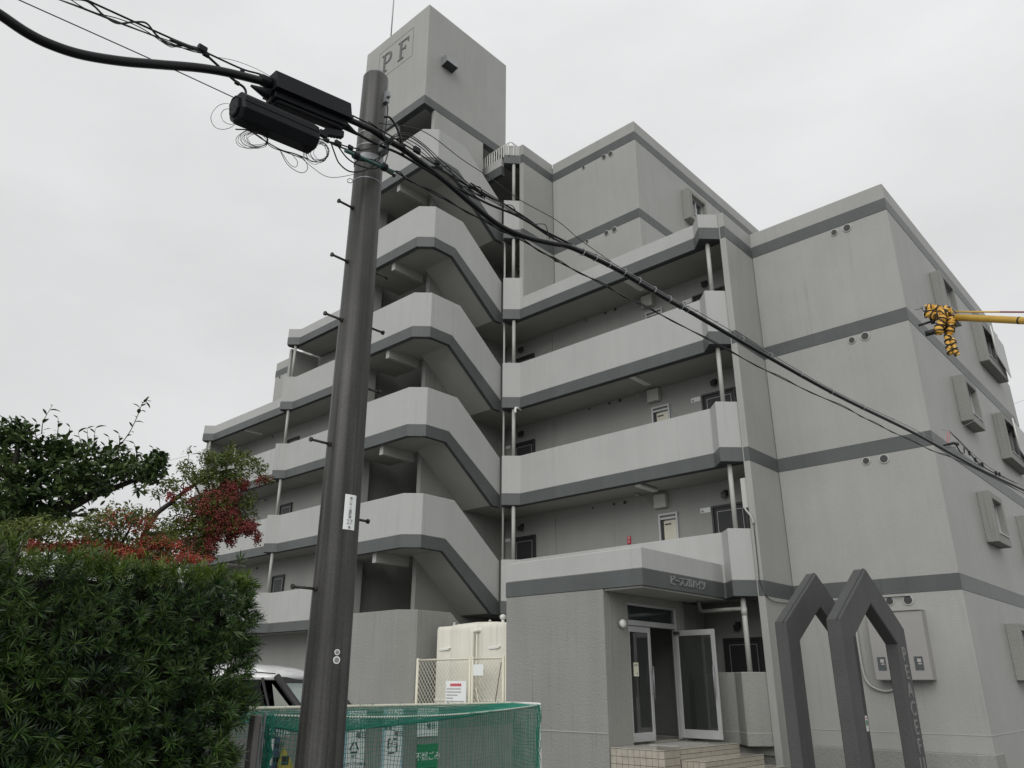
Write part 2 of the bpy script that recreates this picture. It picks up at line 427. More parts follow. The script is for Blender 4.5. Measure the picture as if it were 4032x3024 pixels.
# the groove line at the foot of the walls
for q in ((-7.25, -3.975, 16.842, 16.86, 0.735, 0.75), (-4.0, -3.972, 16.861, 26.8, 0.735, 0.75), (-11.55, -9.055, 12.388, 12.405, 0.745, 0.76)):
    bm = B(); box(bm, *q); done('groove_line', bm, PIPE, BLD)
bm = B(); prism(bm, offset_poly(gp, 0.006), 0.70, 0.715); done('groove_line', bm, PIPE, BLD)
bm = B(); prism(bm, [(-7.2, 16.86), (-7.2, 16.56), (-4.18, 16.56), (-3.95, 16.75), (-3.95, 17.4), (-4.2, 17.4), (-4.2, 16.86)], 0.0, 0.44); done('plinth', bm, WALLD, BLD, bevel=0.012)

left_outer = [(-18.3, 15.49), (-26.0, 15.5), (-26.36, 15.17), (-26.52, 15.33)]
left_outer2 = [(-26.53, 15.50), (-32.28, 15.5), (-32.62, 15.17), (-32.8, 15.35)]
for k in (2, 3, 4, 5, 6):
    gallery(left_outer, 15.64, k, 1.07 if k < 6 else 0.39, -26.52, -18.3)
for k in (2, 3, 4, 5):
    gallery(left_outer2, 15.64, k, 1.07 if k < 5 else 0.39, -32.8, -26.53)
for k in (2, 3, 4, 5, 6, 7):
    bm = B(); box(bm, -18.3, -14.475, 15.42, 16.86, L[k] - 0.28, L[k] - 0.02); done('corridor_slab', bm, SOFFIT, BLD)
# corridor posts
def post(x, y, z0, z1, r=0.052):
    bm = B(); tube(bm, [(x, y, z0), (x, y, z1)], r, 14); o = done('post', bm, PIPE, BLD)
for k in (2, 3, 4): post(-14.14, 15.44, L[k] + 1.06, L[k + 1] - 0.3); post(-7.72, 15.42, L[k] + 1.06, L[k + 1] - 0.3)
for k in (5, 6): post(-14.16, 15.44, L[k] + 1.06, L[k + 1] - 0.3)
for k in (2, 3, 4, 5): post(-26.2, 15.46, L[k] + 1.06, L[k + 1] - 0.3, 0.055)
for k in (2, 3, 4): post(-32.46, 15.46, L[k] + 1.06, L[k + 1] - 0.3, 0.055)
post(-7.72, 15.42, 1.80, 3.28, 0.054)

# stair: landings, front flights, rear flights
SX = -14.55
for n, z in ((2, 4.97), (3, 7.79), (4, 10.57), (5, 13.35), (6, 16.07)):
    lo = L[n]; hi = L[n + 1]
    plan = [(-18.25, 12.22), (-14.9, 12.22), (SX, 12.56), (SX, 12.70), (-14.68, 12.70), (-14.68, 12.62), (-14.96, 12.35), (-18.25, 12.35)]
    bm = B(); prism(bm, plan, z, z + 1.03); done('landing_parapet', bm, PARA, BLD, bevel=0.012)
    bm = B(); prism(bm, offset_poly(plan, e), z - 0.31, z - 0.001); done('band', bm, BAND, BLD, bevel=0.004)
    # flank of the flight: sloping parapet and band
    bm = B(); prism(bm, [(12.701, z), (13.36, z), (15.33, lo + 0.01), (15.33, lo + 1.07), (13.64, z + 1.03), (12.701, z + 1.03)], -14.68, SX, 'x'); done('flight_parapet', bm, PARA, BLD, bevel=0.012)
    bm = B(); prism(bm, [(12.709, z - 0.001), (13.36, z - 0.001), (15.338, lo), (15.338, lo - 0.31), (15.07, lo - 0.31), (13.28, z - 0.31), (12.709, z - 0.31)], -14.66, SX + e, 'x'); done('band', bm, BAND, BLD, bevel=0.004)
    bm = B(); prism(bm, [(12.5, z - 0.325), (13.27, z - 0.325), (15.06, lo - 0.325), (15.3, lo - 0.325), (15.3, lo - 0.29), (15.08, lo - 0.29), (13.29, z - 0.29), (12.5, z - 0.29)], -14.62, SX - 0.03, 'x'); done('drip_edge', bm, DARK, BLD)
    # landing slab
    bm = B(); prism(bm, [(-17.6, 12.34), (-14.97, 12.34), (-14.69, 12.62), (-14.69, 13.30), (-15.75, 13.30), (-15.75, 13.86), (-17.6, 13.86)], z - 0.28, z - 0.02); done('landing_slab', bm, SOFFIT, BLD)
    bm = B(); prism(bm, [(13.301, z - 0.28), (15.08, lo - 0.28), (15.43, lo - 0.28), (15.43, lo - 0.02), (15.3, lo - 0.02), (13.301, z - 0.02)], -15.745, -14.69, 'x'); done('stair_flight', bm, SOFFIT, BLD)
    bm = B(); prism(bm, [(13.861, z - 0.28), (13.861, z - 0.02), (15.4, hi - 0.02), (15.41, hi - 0.29)], -17.3, -15.9, 'x'); done('stair_flight', bm, SOFFIT, BLD)
    # steps on both flights
    bm = B()
    for i in range(8):
        t = i / 8.0; y0 = 13.3 + 2.0 * t; zz = z + (lo - z) * t - 0.02
        box(bm, -15.74, -14.7, y0, y0 + 0.25, zz - 0.15, zz + 0.0)
        y0 = 13.86 + 1.54 * t; zz = z + (hi - z) * t
        box(bm, -17.29, -15.91, y0 + 0.001, y0 + 0.19, zz - 0.1, zz + 0.14)
    done('steps', bm, SOFFIT, BLD)
    bm = B(); box(bm, -16.16, -16.03, 12.40, 13.46, z - 0.54, z - 0.281); bmx = done('beam', bm, SOFFIT, BLD)
    bm = B(); box(bm, -16.165, -16.025, 12.37, 12.399, z - 0.545, z - 0.281); done('beam_end', bm, PARA, bmx)
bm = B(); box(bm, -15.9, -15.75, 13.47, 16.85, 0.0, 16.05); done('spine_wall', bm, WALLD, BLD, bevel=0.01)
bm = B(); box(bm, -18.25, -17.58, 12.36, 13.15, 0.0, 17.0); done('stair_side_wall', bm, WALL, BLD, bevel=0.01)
bm = B(); box(bm, -18.25, -17.9, 13.151, 15.5, 0.0, 17.6); done('stair_side_wall', bm, WALLD, BLD)  # wall added to close off the stair void and keep it dark
# solid foot of the stair
z = 2.14
plan = [(-18.25, 12.22), (-14.9, 12.22), (SX, 12.56), (SX, 12.70), (-14.69, 12.70), (-14.69, 12.64), (-14.96, 12.36), (-18.25, 12.355)]
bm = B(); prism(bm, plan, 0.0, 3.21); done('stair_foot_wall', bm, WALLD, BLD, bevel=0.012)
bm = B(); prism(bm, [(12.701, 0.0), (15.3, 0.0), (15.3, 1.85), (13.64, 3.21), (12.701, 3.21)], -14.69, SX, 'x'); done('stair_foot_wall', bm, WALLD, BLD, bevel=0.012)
bm = B(); prism(bm, [(-17.57, 12.36), (-14.98, 12.36), (-14.70, 12.66), (-14.70, 13.3), (-17.57, 13.86)], 1.86, 2.12); done('landing_slab', bm, SOFFIT, BLD)

# lift tower on top of the stair
TZ0, TZ1 = 18.18, 22.16
TX0, TX1 = -18.26, -15.0
bm = B(); box(bm, TX0, TX1, 12.30, 15.95, TZ0, TZ1); done('tower', bm, WALL, BLD, bevel=0.012)
bm = B()
box(bm, TX0 - e, TX1 + e, 12.30 - e, 12.5, TZ0 - 0.004, TZ0 + 0.31); box(bm, -15.2, TX1 + e, 12.501, 15.95 + e, TZ0 - 0.004, TZ0 + 0.31)
done('band', bm, BAND, BLD, bevel=0.004)
bm = B(); prism(bm, [(-15.13, 12.72), (TX1, 12.72), (TX1, 14.87), (-15.13, 14.87)], 15.9, TZ0 - 0.006); done('tower_side_wall', bm, WALL, BLD, bevel=0.008)
bm = B(); box(bm, TX0, -16.36, 12.36, 12.5, 17.0, TZ0 - 0.006); done('tower_side_wall', bm, WALL, BLD, bevel=0.008)
bm = B(); box(bm, -17.9, -15.14, 13.6, 13.7, 16.3, TZ0 - 0.01); done('dark_void_sheet', bm, DARK, BLD)  # dark sheet put in for the unlit space behind the tower opening
# ventilator hood on the flank of the tower
VX = TX1
def YZ(y0, y1, pts, name, m):
    bm = B(); prism(bm, pts, y0, y1, 'y'); return done(name, bm, m, BLD)
YZ(12.90, 13.38, [(VX, 20.40), (VX + .25, 20.33), (VX + .30, 20.08), (VX + .275, 20.08), (VX + .23, 20.305), (VX, 20.37)], 'vent_hood', STEEL)
YZ(12.90, 12.915, [(VX, 20.369), (VX + .23, 20.304), (VX + .275, 20.08), (VX, 20.02)], 'vent_hood', STEEL)
YZ(13.365, 13.38, [(VX, 20.369), (VX + .23, 20.304), (VX + .275, 20.08), (VX, 20.02)], 'vent_hood', STEEL)
YZ(12.92, 13.36, [(VX + .01, 20.04), (VX + .26, 20.09), (VX + .26, 20.12), (VX + .01, 20.07)], 'vent_mesh', DARK)
# the two serif initials on the tower front, with their frame
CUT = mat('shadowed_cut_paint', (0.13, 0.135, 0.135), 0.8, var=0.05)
def glyph(polys, ox, oz, s):
    bm = B()
    for k, pl_ in enumerate(polys): prism(bm, [(ox + x * s, oz + z * s) for x, z in pl_], 12.28 - k * .0006, 12.302, 'y')
    done('initial', bm, CUT, BLD)
PB = [[(.14, .05), (.27, .05), (.27, .95), (.14, .95)], [(.02, 0), (.40, 0), (.40, .045), (.27, .07), (.14, .07), (.02, .045)], [(.02, 1), (.02, .955), (.14, .93), (.27, .93), (.45, .94), (.45, 1)],
      [(.43, 1), (.58, .97), (.68, .88), (.71, .73), (.68, .58), (.58, .48), (.43, .44), (.27, .45), (.27, .50), (.42, .50), (.52, .55), (.57, .64), (.58, .74), (.56, .84), (.50, .91), (.42, .94)]]
FB = [[(.14, .05), (.27, .05), (.27, .95), (.14, .95)], [(.02, 0), (.40, 0), (.40, .045), (.27, .07), (.14, .07), (.02, .045)], [(.02, 1), (.02, .955), (.14, .93), (.60, .93), (.66, .76), (.70, .76), (.72, 1)], [(.27, .50), (.46, .50), (.49, .42), (.525, .42), (.525, .64), (.49, .64), (.46, .555), (.27, .555)]]
glyph(PB, -17.36, 20.71, .76); glyph(FB, -16.50, 20.71, .76)
bm = B()
for (a, b_, c, d_) in ((-17.52, -15.74, 21.69, 21.705), (-17.52, -15.74, 20.51, 20.525), (-17.52, -17.505, 20.525, 21.69), (-15.755, -15.74, 20.525, 21.69)):
    box(bm, a, b_, 12.296, 12.31, c, d_)
done('initials_frame', bm, CUT, BLD)
# platform with railing between tower and gallery, seventh level
bm = B(); box(bm, -15.6, -14.475, 15.19, 15.33, 17.19, 17.50); done('parapet', bm, PARA, BLD, bevel=0.01)
bm = B(); box(bm, -15.6, -14.475, 15.183, 15.34, 16.86, 17.189); done('band', bm, BAND, BLD, bevel=0.004)
rail = B()
tube(rail, [(-15.45, 15.22, 17.93), (-14.14, 15.22, 17.95), (-14.10, 15.26, 17.95), (-14.10, 16.6, 17.95)], 0.019, 8)
ro = done('roof_railing', rail, WHITE, BLD)
for i in range(12):
    x = -15.36 + i * 0.106
    bm = B(); box(bm, x - 0.013, x + 0.013, 15.21, 15.235, 17.49, 17.93); done('baluster', bm, WHITE, ro, world=True)
for i in range(5):
    bm = B(); y = 15.36 + i * 0.13; box(bm, -14.115, -14.09, y, y + 0.02, 17.5, 17.94); done('baluster', bm, WHITE, ro)
# lightning rod
bm = B(); tube(bm, [(-17.24, 12.5, 22.1), (-17.24, 12.5, 26.0)], 0.022, 8); done('lightning_rod', bm, STEEL, BLD)
# downpipe beside the stair
bm = B(); tube(bm, [(-14.51, 15.42, 3.3), (-14.51, 15.42, 14.6)], 0.03, 8); done('downpipe', bm, PIPE, BLD)

# ---- window boxes on the right flank (and one on the upper block)
def window_box(x, y0, y1, z0, z1, wide=False):
    d = 0.24
    bm = B()
    a, b_ = 0.23, 0.10
    if wide: a, b_ = 0.20, 0.12
    box(bm, x, x + d, y0, y0 + a, z0, z1); box(bm, x, x + d, y1 - b_, y1, z0, z1)
    box(bm, x, x + d, y0 + a, y1 - b_, z1 - 0.14, z1); box(bm, x, x + d, y0 + a, y1 - b_, z0, z0 + 0.2)
    bmesh.ops.remove_doubles(bm, verts=bm.verts, dist=0.0005)
    f = done('window', bm, WALLD, BLD, bevel=0.01)  # same paint as the wall, in its darkened copy for shaded cheeks
    bm = B(); box(bm, x + 0.06, x + 0.075, y0 + a, y1 - b_, z0 + 0.2, z1 - 0.14); done('pane', bm, GLASS, f)
    bm = B(); wy0, wy1, wz0, wz1 = y0 + a, y1 - b_, z0 + 0.2, z1 - 0.14
    t = 0.035; n = 3 if wide else 2
    box(bm, x + 0.055, x + 0.12, wy0, wy0 + t, wz0, wz1); box(bm, x + 0.055, x + 0.12, wy1 - t, wy1, wz0, wz1)
    box(bm, x + 0.055, x + 0.12, wy0 + t, wy1 - t, wz0, wz0 + t); box(bm, x + 0.055, x + 0.12, wy0 + t, wy1 - t, wz1 - t, wz1)
    for i in range(1, n):
        yy = wy0 + (wy1 - wy0) * i / n; box(bm, x + 0.06, x + 0.11, yy - 0.02, yy + 0.02, wz0 + t, wz1 - t)
    done('sash', bm, ALU, f)
    bm = B(); box(bm, x + 0.12, x + d + 0.02, wy0 + 0.002, wy1 - 0.002, wz0 + 0.001, wz0 + 0.02); done('sill', bm, ALU, f)
    return f
for k in (2, 3, 4, 5): window_box(-3.98, 19.68, 20.87, L[k] - 1.9, L[k] - 0.77)
for k in (2, 3, 4, 5):
    f = window_box(-3.98, 23.43, 25.7, L[k] - 2.02, L[k] - 0.75, True)
    if k > 2:
        # pale screen hung on the outside of the wide window
        bm = B(); prism(bm, [(24.1, L[k] - 1.62), (25.62, L[k] - 1.95), (25.62, L[k] - 0.9), (24.1, L[k] - 0.82)], -3.66, -3.645, 'x'); s_ = done('screen', bm, mat('pale_screen_cloth', (0.50, 0.51, 0.50), 0.7, var=0.05), f, label='pale sun screen hung over the window')
        bm = B(); tube(bm, [(-3.63, 24.08, L[k] - 0.8), (-3.63, 24.08, L[k] - 1.66)], 0.018, 8); done('screen_rod', bm, WHITE, f)
window_box(-10.57, 19.68, 20.87, L[7] - 1.9, L[7] - 0.77)

# ---- ring vents
def vent(x, y, z, r):
    bm = B(); n = 20
    prism(bm, [(x + r * math.cos(a * 2 * math.pi / n), z + r * math.sin(a * 2 * math.pi / n)) for a in range(n)], y - 0.02, y + 0.002, 'y')
    v = done('round_vent', bm, mat('vent_ring_paint', (0.42, 0.42, 0.395), 0.5, var=0.03), BLD)
    bm = B(); rr = r * 0.74
    prism(bm, [(x + rr * math.cos(a * 2 * math.pi / n), z + rr * math.sin(a * 2 * math.pi / n)) for a in range(n)], y - 0.034, y - 0.018, 'y')
    done('grille', bm, mat('vent_dark_grille', (0.04, 0.042, 0.042), 0.6, var=0.1), v)
for x, z in ((-5.18, 11.54), (-4.88, 11.54), (-5.19, 8.76), (-4.90, 8.77), (-5.31, 6.0), (-4.95, 5.98), (-5.3, 3.13), (-4.96, 3.13)):
    vent(x, 16.85, z, 0.085 if x < -5.1 else 0.102)
for x, z, r in ((-12.53, 17.14, .06), (-11.72, 17.14, .09), (-11.47, 17.13, .10), (-12.5, 14.39, .06), (-11.76, 14.37, .09), (-11.47, 14.37, .10)):
    vent(x, 17.01, z, r)
for k in (2, 3, 4):
    for x, r in ((-12.52, .035), (-11.82, .05), (-11.47, .062)): vent(x, 16.86, L[k] + 2.45, r)

# ---- corridor doors, meter closets, lamps
def corridor_door(x0, x1, z, top=1.98):
    bm = B(); t = 0.045
    box(bm, x0, x0 + t, 16.79, 16.87, z, z + top); box(bm, x1 - t, x1, 16.79, 16.87, z, z + top); box(bm, x0 + t, x1 - t, 16.79, 16.87, z + top - t, z + top)
    d = done('door', bm, ALUD, BLD)
    bm = B(); box(bm, x0 + t, x1 - t, 16.83, 16.87, z, z + top - t); done('leaf', bm, DOOR, d)
    bm = B()
    a, b_ = x0 + 0.13, x1 - 0.13
    for q in ((a, b_, z + top - 0.15, z + top - 0.14), (a, b_, z + 0.2, z + 0.21), (a, a + 0.01, z + 0.21, z + top - 0.15), (b_ - 0.01, b_, z + 0.21, z + top - 0.15)):
        box(bm, q[0], q[1], 16.822, 16.832, q[2], q[3])
    done('leaf_moulding', bm, ALU, d)
    bm = B(); tube(bm, [(x1 - 0.12, 16.80, z + 0.95), (x1 - 0.12, 16.77, z + 0.95), (x1 - 0.22, 16.77, z + 0.95)], 0.012, 6); done('handle', bm, ALU, d)
def wall_lamp(x, z):
    bm = B(); box(bm, x - 0.06, x + 0.06, 16.80, 16.86, z + 0.06, z + 0.2); o = done('wall_lamp', bm, RUB, BLD, bevel=0.01)
    bm = B(); prism(bm, [(x - 0.05, z), (x + 0.05, z), (x + 0.06, z + 0.13), (x - 0.06, z + 0.13)], 16.70, 16.80, 'y'); done('lamp_shade', bm, mat('smoked_lamp_cover', (0.05, 0.05, 0.055), 0.2, var=0.1), o)
for k in (1, 2, 3, 4, 5, 6):
    zz = L[k] if k > 1 else 0.57
    corridor_door(-15.42, -14.56, zz)
    wall_lamp(-15.08, zz + 2.14)
    if k <= 4:
        corridor_door(-8.99, -8.07, zz)
        wall_lamp(-8.60, zz + 2.12)
for k in (2, 3, 4):
    z = L[k]
    bm = B(); t = 0.05; box(bm, -10.47, -10.42, 16.79, 16.87, z, z + 1.99); box(bm, -9.97, -9.92, 16.79, 16.87, z, z + 1.99); box(bm, -10.42, -9.97, 16.79, 16.87, z + 1.94, z + 1.99)
    box(bm, -10.42, -9.97, 16.80, 16.87, z + 1.84, z + 1.885)
    c = done('meter_closet_door', bm, ALU, BLD)
    bm = B(); box(bm, -10.33, -9.99, 16.82, 16.87, z, z + 1.80); done('leaf', bm, CREAM, c)
    bm = B(); box(bm, -10.30, -10.12, 16.812, 16.822, z + 1.70, z + 1.73); box(bm, -10.42, -10.33, 16.83, 16.87, z, z + 1.84); done('slot', bm, DARK, c)
    bm = B(); box(bm, -10.52, -10.17, 16.70, 16.86, z + 2.13, z + 2.47); mb = done('meter_box', bm, mat('light_grey_enamel', (0.5, 0.5, 0.47), 0.35, var=0.03), BLD, bevel=0.01)
    bm = B(); tube(bm, spline([(-10.5, 16.78, z + 2.3), (-10.62, 16.76, z + 2.26), (-10.72, 16.74, z + 2.32), (-10.84, 16.7, z + 2.46)], 5), 0.014, 6); tube(bm, [(-10.62, 16.78, z + 2.28), (-10.62, 16.78, z + 2.52)], 0.012, 6)
    done('conduit', bm, PIPE, mb)
    bm = B(); tube(bm, [(-10.92, 16.6, z + 2.5), (-10.92, 16.6, z + 2.55)], 0.06, 12); done('ceiling_detector', bm, PIPE, BLD)
    bm = B(); prism(bm, [(-10.36, 15.66), (-10.20, 15.66), (-10.20, 16.44), (-10.36, 16.44)], z + 2.47, z + 2.535); done('ceiling_lamp', bm, WHITE, BLD, bevel=0.01)
    bm = B(); box(bm, -9.31, -9.04, 16.845, 16.862, z + 1.86, z + 1.98); npz = done('name_plate', bm, SIGNW, BLD)
    bm = B(); box(bm, -9.28, -9.22, 16.840, 16.846, z + 1.88, z + 1.92); done('name_plate_mark', bm, GREYINK, npz)
    bm = B(); box(bm, -15.84, -15.57, 16.845, 16.862, z + 1.9, z + 1.99); done('name_plate', bm, SIGNW, BLD)
bm = B(); box(bm, -11.45, -11.355, 16.83, 16.862, L[2] + 1.36, L[2] + 1.56); fs = done('fire_sign', bm, RED, BLD)
text('lettering', '消', 0.075, (-11.402, 16.828, L[2] + 1.51), (1, 0, 0), (0, 0, 1), WHITE, fs, ext=0.001)
text('lettering', '火', 0.075, (-11.402, 16.828, L[2] + 1.42), (1, 0, 0), (0, 0, 1), WHITE, fs, ext=0.001)
# white elbow pipe under the fourth slab near the stair
bm = B(); tube(bm, spline([(-14.0, 15.6, 8.86), (-14.0, 15.42, 8.86), (-14.0, 15.36, 8.82), (-14.0, 15.36, 8.70)], 5), 0.035, 10); done('drain_elbow', bm, WHITE, BLD)
# a small wall light by the second-floor stair
bm = B(); tube(bm, [(-15.77, 16.7, L[2] + 1.58), (-15.77, 16.7, L[2] + 1.74)], 0.035, 10); done('wall_light', bm, STEEL, BLD)
# left wing: doors, ceiling lamps
for k in (1, 2, 3, 4, 5):
    zz = L[k] if k > 1 else 0.1
    corridor_door(-21.9, -21.05, zz); corridor_door(-19.7, -18.85, zz)
    if k <= 4:
        corridor_door(-28.3, -27.45, zz)
    if k > 1:
        for x in (-23.4, -29.9):
            if x < -26 and k == 5: continue
            bm = B(); box(bm, x - 0.08, x + 0.08, 15.7, 16.5, zz + 2.47, zz + 2.53); done('ceiling_lamp', bm, WHITE, BLD, bevel=0.01)
        vent(-23.1, 16.86, zz + 2.4, 0.06); vent(-29.6, 16.86, zz + 2.4, 0.06)

# ---- grey cabinet, drain and cable on the right fin
bm = B(); box(bm, -7.56, -7.42, 15.52, 15.62, 5.1, 5.75); done('fin_cabinet', bm, mat('light_grey_enamel', (0.5, 0.5, 0.47)), BLD, bevel=0.008)
bm = B(); tube(bm, spline([(-7.47, 15.42, 5.08), (-7.42, 15.40, 5.0), (-7.34, 15.40, 4.88), (-7.3, 15.41, 4.72)], 5), 0.020, 8); done('conduit', bm, PIPE, BLD)
bm = B(); tube(bm, spline([(-7.31, 15.43, 4.75), (-7.315, 15.43, 3.8), (-7.31, 15.42, 3.55), (-7.235, 15.5, 3.25), (-7.22, 15.9, 3.16), (-7.22, 16.8, 3.2)], 6), 0.009, 6)
tube(bm, [(-7.2, 16.8, 3.2), (-4.9, 16.81, 3.2)], 0.009, 6); done('cable', bm, BOLT, BLD)
# ---- electricity meter cabinet on the ground floor wall
bm = B(); box(bm, -5.72, -4.70, 16.585, 16.86, 1.66, 2.91); ec = done('meter_cabinet', bm, mat('warm_grey_enamel', (0.31, 0.303, 0.295), 0.4, var=0.03), BLD, bevel=0.012)
bm = B(); box(bm, -5.222, -5.212, 16.58, 16.59, 1.67, 2.9); box(bm, -5.72, -4.70, 16.56, 16.86, 2.911, 2.925); done('cabinet_trim', bm, GREYINK, ec)
for x in (-5.63, -4.96):
    bm = B(); box(bm, x, x + 0.15, 16.575, 16.586, 1.84, 2.08); wn = done('inspection_window', bm, GLASS, ec)
    bm = B(); box(bm, x + 0.055, x + 0.12, 16.570, 16.576, 1.98, 2.04); box(bm, x + 0.065, x + 0.125, 16.570, 16.576, 1.94, 1.962); done('meter', bm, PIPE, wn)
bm = B(); tube(bm, spline([(-6.02, 16.8, 3.15), (-6.02, 16.8, 2.0), (-5.95, 16.8, 1.62), (-5.72, 16.8, 1.48), (-5.5, 16.8, 1.5), (-5.42, 16.8, 1.66)], 7), 0.022, 8); done('conduit', bm, PIPE, BLD)

# ---- entrance block and canopy
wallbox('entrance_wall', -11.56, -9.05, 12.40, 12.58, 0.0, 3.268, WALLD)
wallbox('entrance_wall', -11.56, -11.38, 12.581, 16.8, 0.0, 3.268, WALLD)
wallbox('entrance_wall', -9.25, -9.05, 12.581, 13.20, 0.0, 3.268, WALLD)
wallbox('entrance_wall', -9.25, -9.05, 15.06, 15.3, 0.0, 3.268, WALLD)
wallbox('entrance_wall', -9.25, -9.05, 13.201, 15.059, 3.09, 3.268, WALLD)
bm = B(); box(bm, -11.56, -8.15, 12.40, 15.45, 3.572, 3.97); done('canopy', bm, PARA, BLD, bevel=0.014)
bm = B(); box(bm, -11.56 - e, -8.15 + e, 12.40 - e, 15.45, 3.27, 3.571); done('band', bm, BAND, BLD, bevel=0.004)
bm = B(); box(bm, -9.04, -8.19, 12.44, 15.6, 3.235, 3.269); done('canopy_soffit', bm, SOFFIT, BLD)
for i, ch in enumerate('ピースフルハイツ'):
    text('canopy_letter', ch, 0.205, (-8.137, 13.42 + i * 0.165, 3.43), (0, 1, 0), (0, 0, 1), mat('dark_letter_paint', (0.21, 0.21, 0.215), 0.35, var=0.05), BLD, ext=0.018, bold=0.003)
# lobby interior
bm = B(); box(bm, -11.37, -9.26, 12.59, 16.7, 0.30, 0.545); done('lobby_floor', bm, FLOORT, BLD)
bm = B(); box(bm, -11.37, -9.26, 16.3, 16.5, 0.546, 3.26); box(bm, -11.37, -11.30, 12.6, 16.29, 0.546, 3.26); box(bm, -9.26, -9.25, 15.1, 16.2, 0.546, 3.26); done('lobby_wall', bm, mat('lobby_plaster', (0.30, 0.31, 0.29), 0.8, var=0.05), BLD)
bm = B(); box(bm, -11.29, -11.1, 13.3, 14.3, 1.45, 2.15); done('mailbox_case', bm, mat('mailbox_steel', (0.10, 0.10, 0.105), 0.35, metal=0.4), BLD)
# glazed doors
gd = thing('glass_entrance_doors', 'aluminium framed glass entrance doors with the right leaf swung wide open above the tiled steps', 'door', (-9.15, 14.1, 0.55))
bm = B()
for q in ((-9.2, -9.1, 13.20, 13.25, 0.55, 3.09), (-9.2, -9.1, 15.01, 15.06, 0.55, 3.09), (-9.2, -9.1, 13.25, 15.01, 3.04, 3.09), (-9.2, -9.1, 13.25, 15.01, 2.66, 2.76)): box(bm, *q)
done('door_frame', bm, ALU, gd, bevel=0.004)
bm = B(); box(bm, -9.155, -9.145, 13.25, 15.01, 2.76, 3.04); done('transom_pane', bm, GLASS, gd)
def leaf(p0, p1, z0, z1):
    """aluminium leaf from p0 (hinge) to p1, plan points"""
    d = (Vector(p1) - Vector(p0)); Ln = d.length; d.normalize(); nrm = Vector((-d.y, d.x))
    def bx(bm, s0, s1, t0, t1, za, zb):
        prism(bm, [tuple(Vector(p0) + d * s + nrm * t) for s, t in ((s0, t0), (s1, t0), (s1, t1), (s0, t1))], za, zb)
    bm = B(); bx(bm, 0, 0.085, -0.02, 0.02, z0, z1); bx(bm, Ln - 0.085, Ln, -0.02, 0.02, z0, z1); bx(bm, 0.085, Ln - 0.085, -0.02, 0.02, z0, z0 + 0.16); bx(bm, 0.085, Ln - 0.085, -0.02, 0.02, z1 - 0.11, z1)
    lf = done('door_leaf', bm, ALU, gd, bevel=0.004)
    bm = B(); bx(bm, 0.085, Ln - 0.085, -0.004, 0.004, z0 + 0.16, z1 - 0.11); done('pane', bm, CLEAR, lf)
    bm = B(); hp = Vector(p0) + d * (Ln - 0.05)
    for sgn in (-1, 1):
        q = hp + nrm * 0.075 * sgn
        tube(bm, [(q.x, q.y, z0 + 0.75), (q.x, q.y, z0 + 1.35)], 0.014, 8)
        for zz in (z0 + 0.85, z0 + 1.25): tube(bm, [(hp.x, hp.y, zz), (q.x, q.y, zz)], 0.009, 6)
    done('handle', bm, STEEL, lf)
    return lf
lf1 = leaf((-9.15, 13.255), (-9.15, 14.07), 0.56, 2.65)
lf2 = leaf((-9.12, 14.99), (-8.17, 14.93), 0.58, 2.63)
bm = B(); box(bm, -9.11, -8.98, 14.90, 14.95, 2.55, 2.61); done('door_closer', bm, ALUD, lf2)
bm = B(); box(bm, -9.142, -9.138, 13.43, 13.60, 1.72, 1.97); nt_ = done('notice', bm, mat('pale_yellow_paper', (0.68, 0.69, 0.55), 0.6), lf1)
for i in range(5):
    bm = B(); y = 13.45 + i * .027; box(bm, -9.1378, -9.137, y, y + .018, 1.915, 1.935); done('notice_mark', bm, INK, nt_)
bm = B(); box(bm, -9.1378, -9.137, 13.53, 13.56, 1.76, 1.785); done('notice_mark', bm, INK, nt_)
wl = thing('round_wall_lamp', 'round white bulkhead lamp on the wall beside the glass doors', 'wall lamp', (-9.05, 12.9, 2.7))
bm = B(); tube(bm, [(-9.05, 12.93, 2.66), (-9.01, 12.93, 2.66)], 0.085, 20); done('lamp_base', bm, STEEL, wl)
bm = B(); tube(bm, [(-9.01, 12.93, 2.66), (-8.975, 12.93, 2.66), (-8.955, 12.93, 2.66), (-8.945, 12.93, 2.66)], [0.082, 0.078, 0.06, 0.03], 20); done('lamp_cover', bm, WHITE, wl)
# drain pipe under the gallery beside the entrance
bm = B(); tube(bm, spline([(-8.75, 15.45, 3.23), (-8.75, 15.45, 3.10), (-8.68, 15.44, 3.04), (-8.5, 15.43, 3.03), (-7.76, 15.42, 3.03)], 5), 0.042, 10); done('drain_pipe', bm, mat('dull_drain_pipe', (0.24, 0.24, 0.225), 0.5), BLD)
bm = B(); tube(bm, [(-7.72, 15.42, 2.90), (-7.72, 15.42, 3.06)], 0.064, 12); done('pipe_collar', bm, PIPE, BLD)

# ---- tiled entrance steps
st = thing('tiled_entrance_steps', 'beige tiled entrance landing and steps below the glass doors', 'steps', (-8.6, 13.7, 0))
LZ = 0.53
levels = [(-9.04, -7.93, 12.43, 15.1, LZ), (-7.93, -7.45, 12.95, 15.1, 0.36), (-7.45, -7.0, 12.95, 15.1, 0.19)]
bm = B()
box(bm, -9.04, -7.945, 12.445, 15.1, 0.0, LZ - 0.012); box(bm, -7.944, -7.465, 12.965, 15.1, 0.0, 0.348); box(bm, -7.464, -7.015, 12.965, 15.1, 0.0, 0.178)
done('step_core', bm, GROUT, st)
TILES = {}
def tile_mesh(w_, h_, t=0.012):
    key = (round(w_, 4), round(h_, 4))
    if key not in TILES:
        bm = B(); g_ = 0.004
        box(bm, g_, w_ - g_, 0, t, g_, h_ - g_)
        me = bpy.data.meshes.new('tile'); bm.normal_update(); bm.to_mesh(me); bm.free(); me.materials.append(TILE); TILES[key] = me
    return TILES[key]
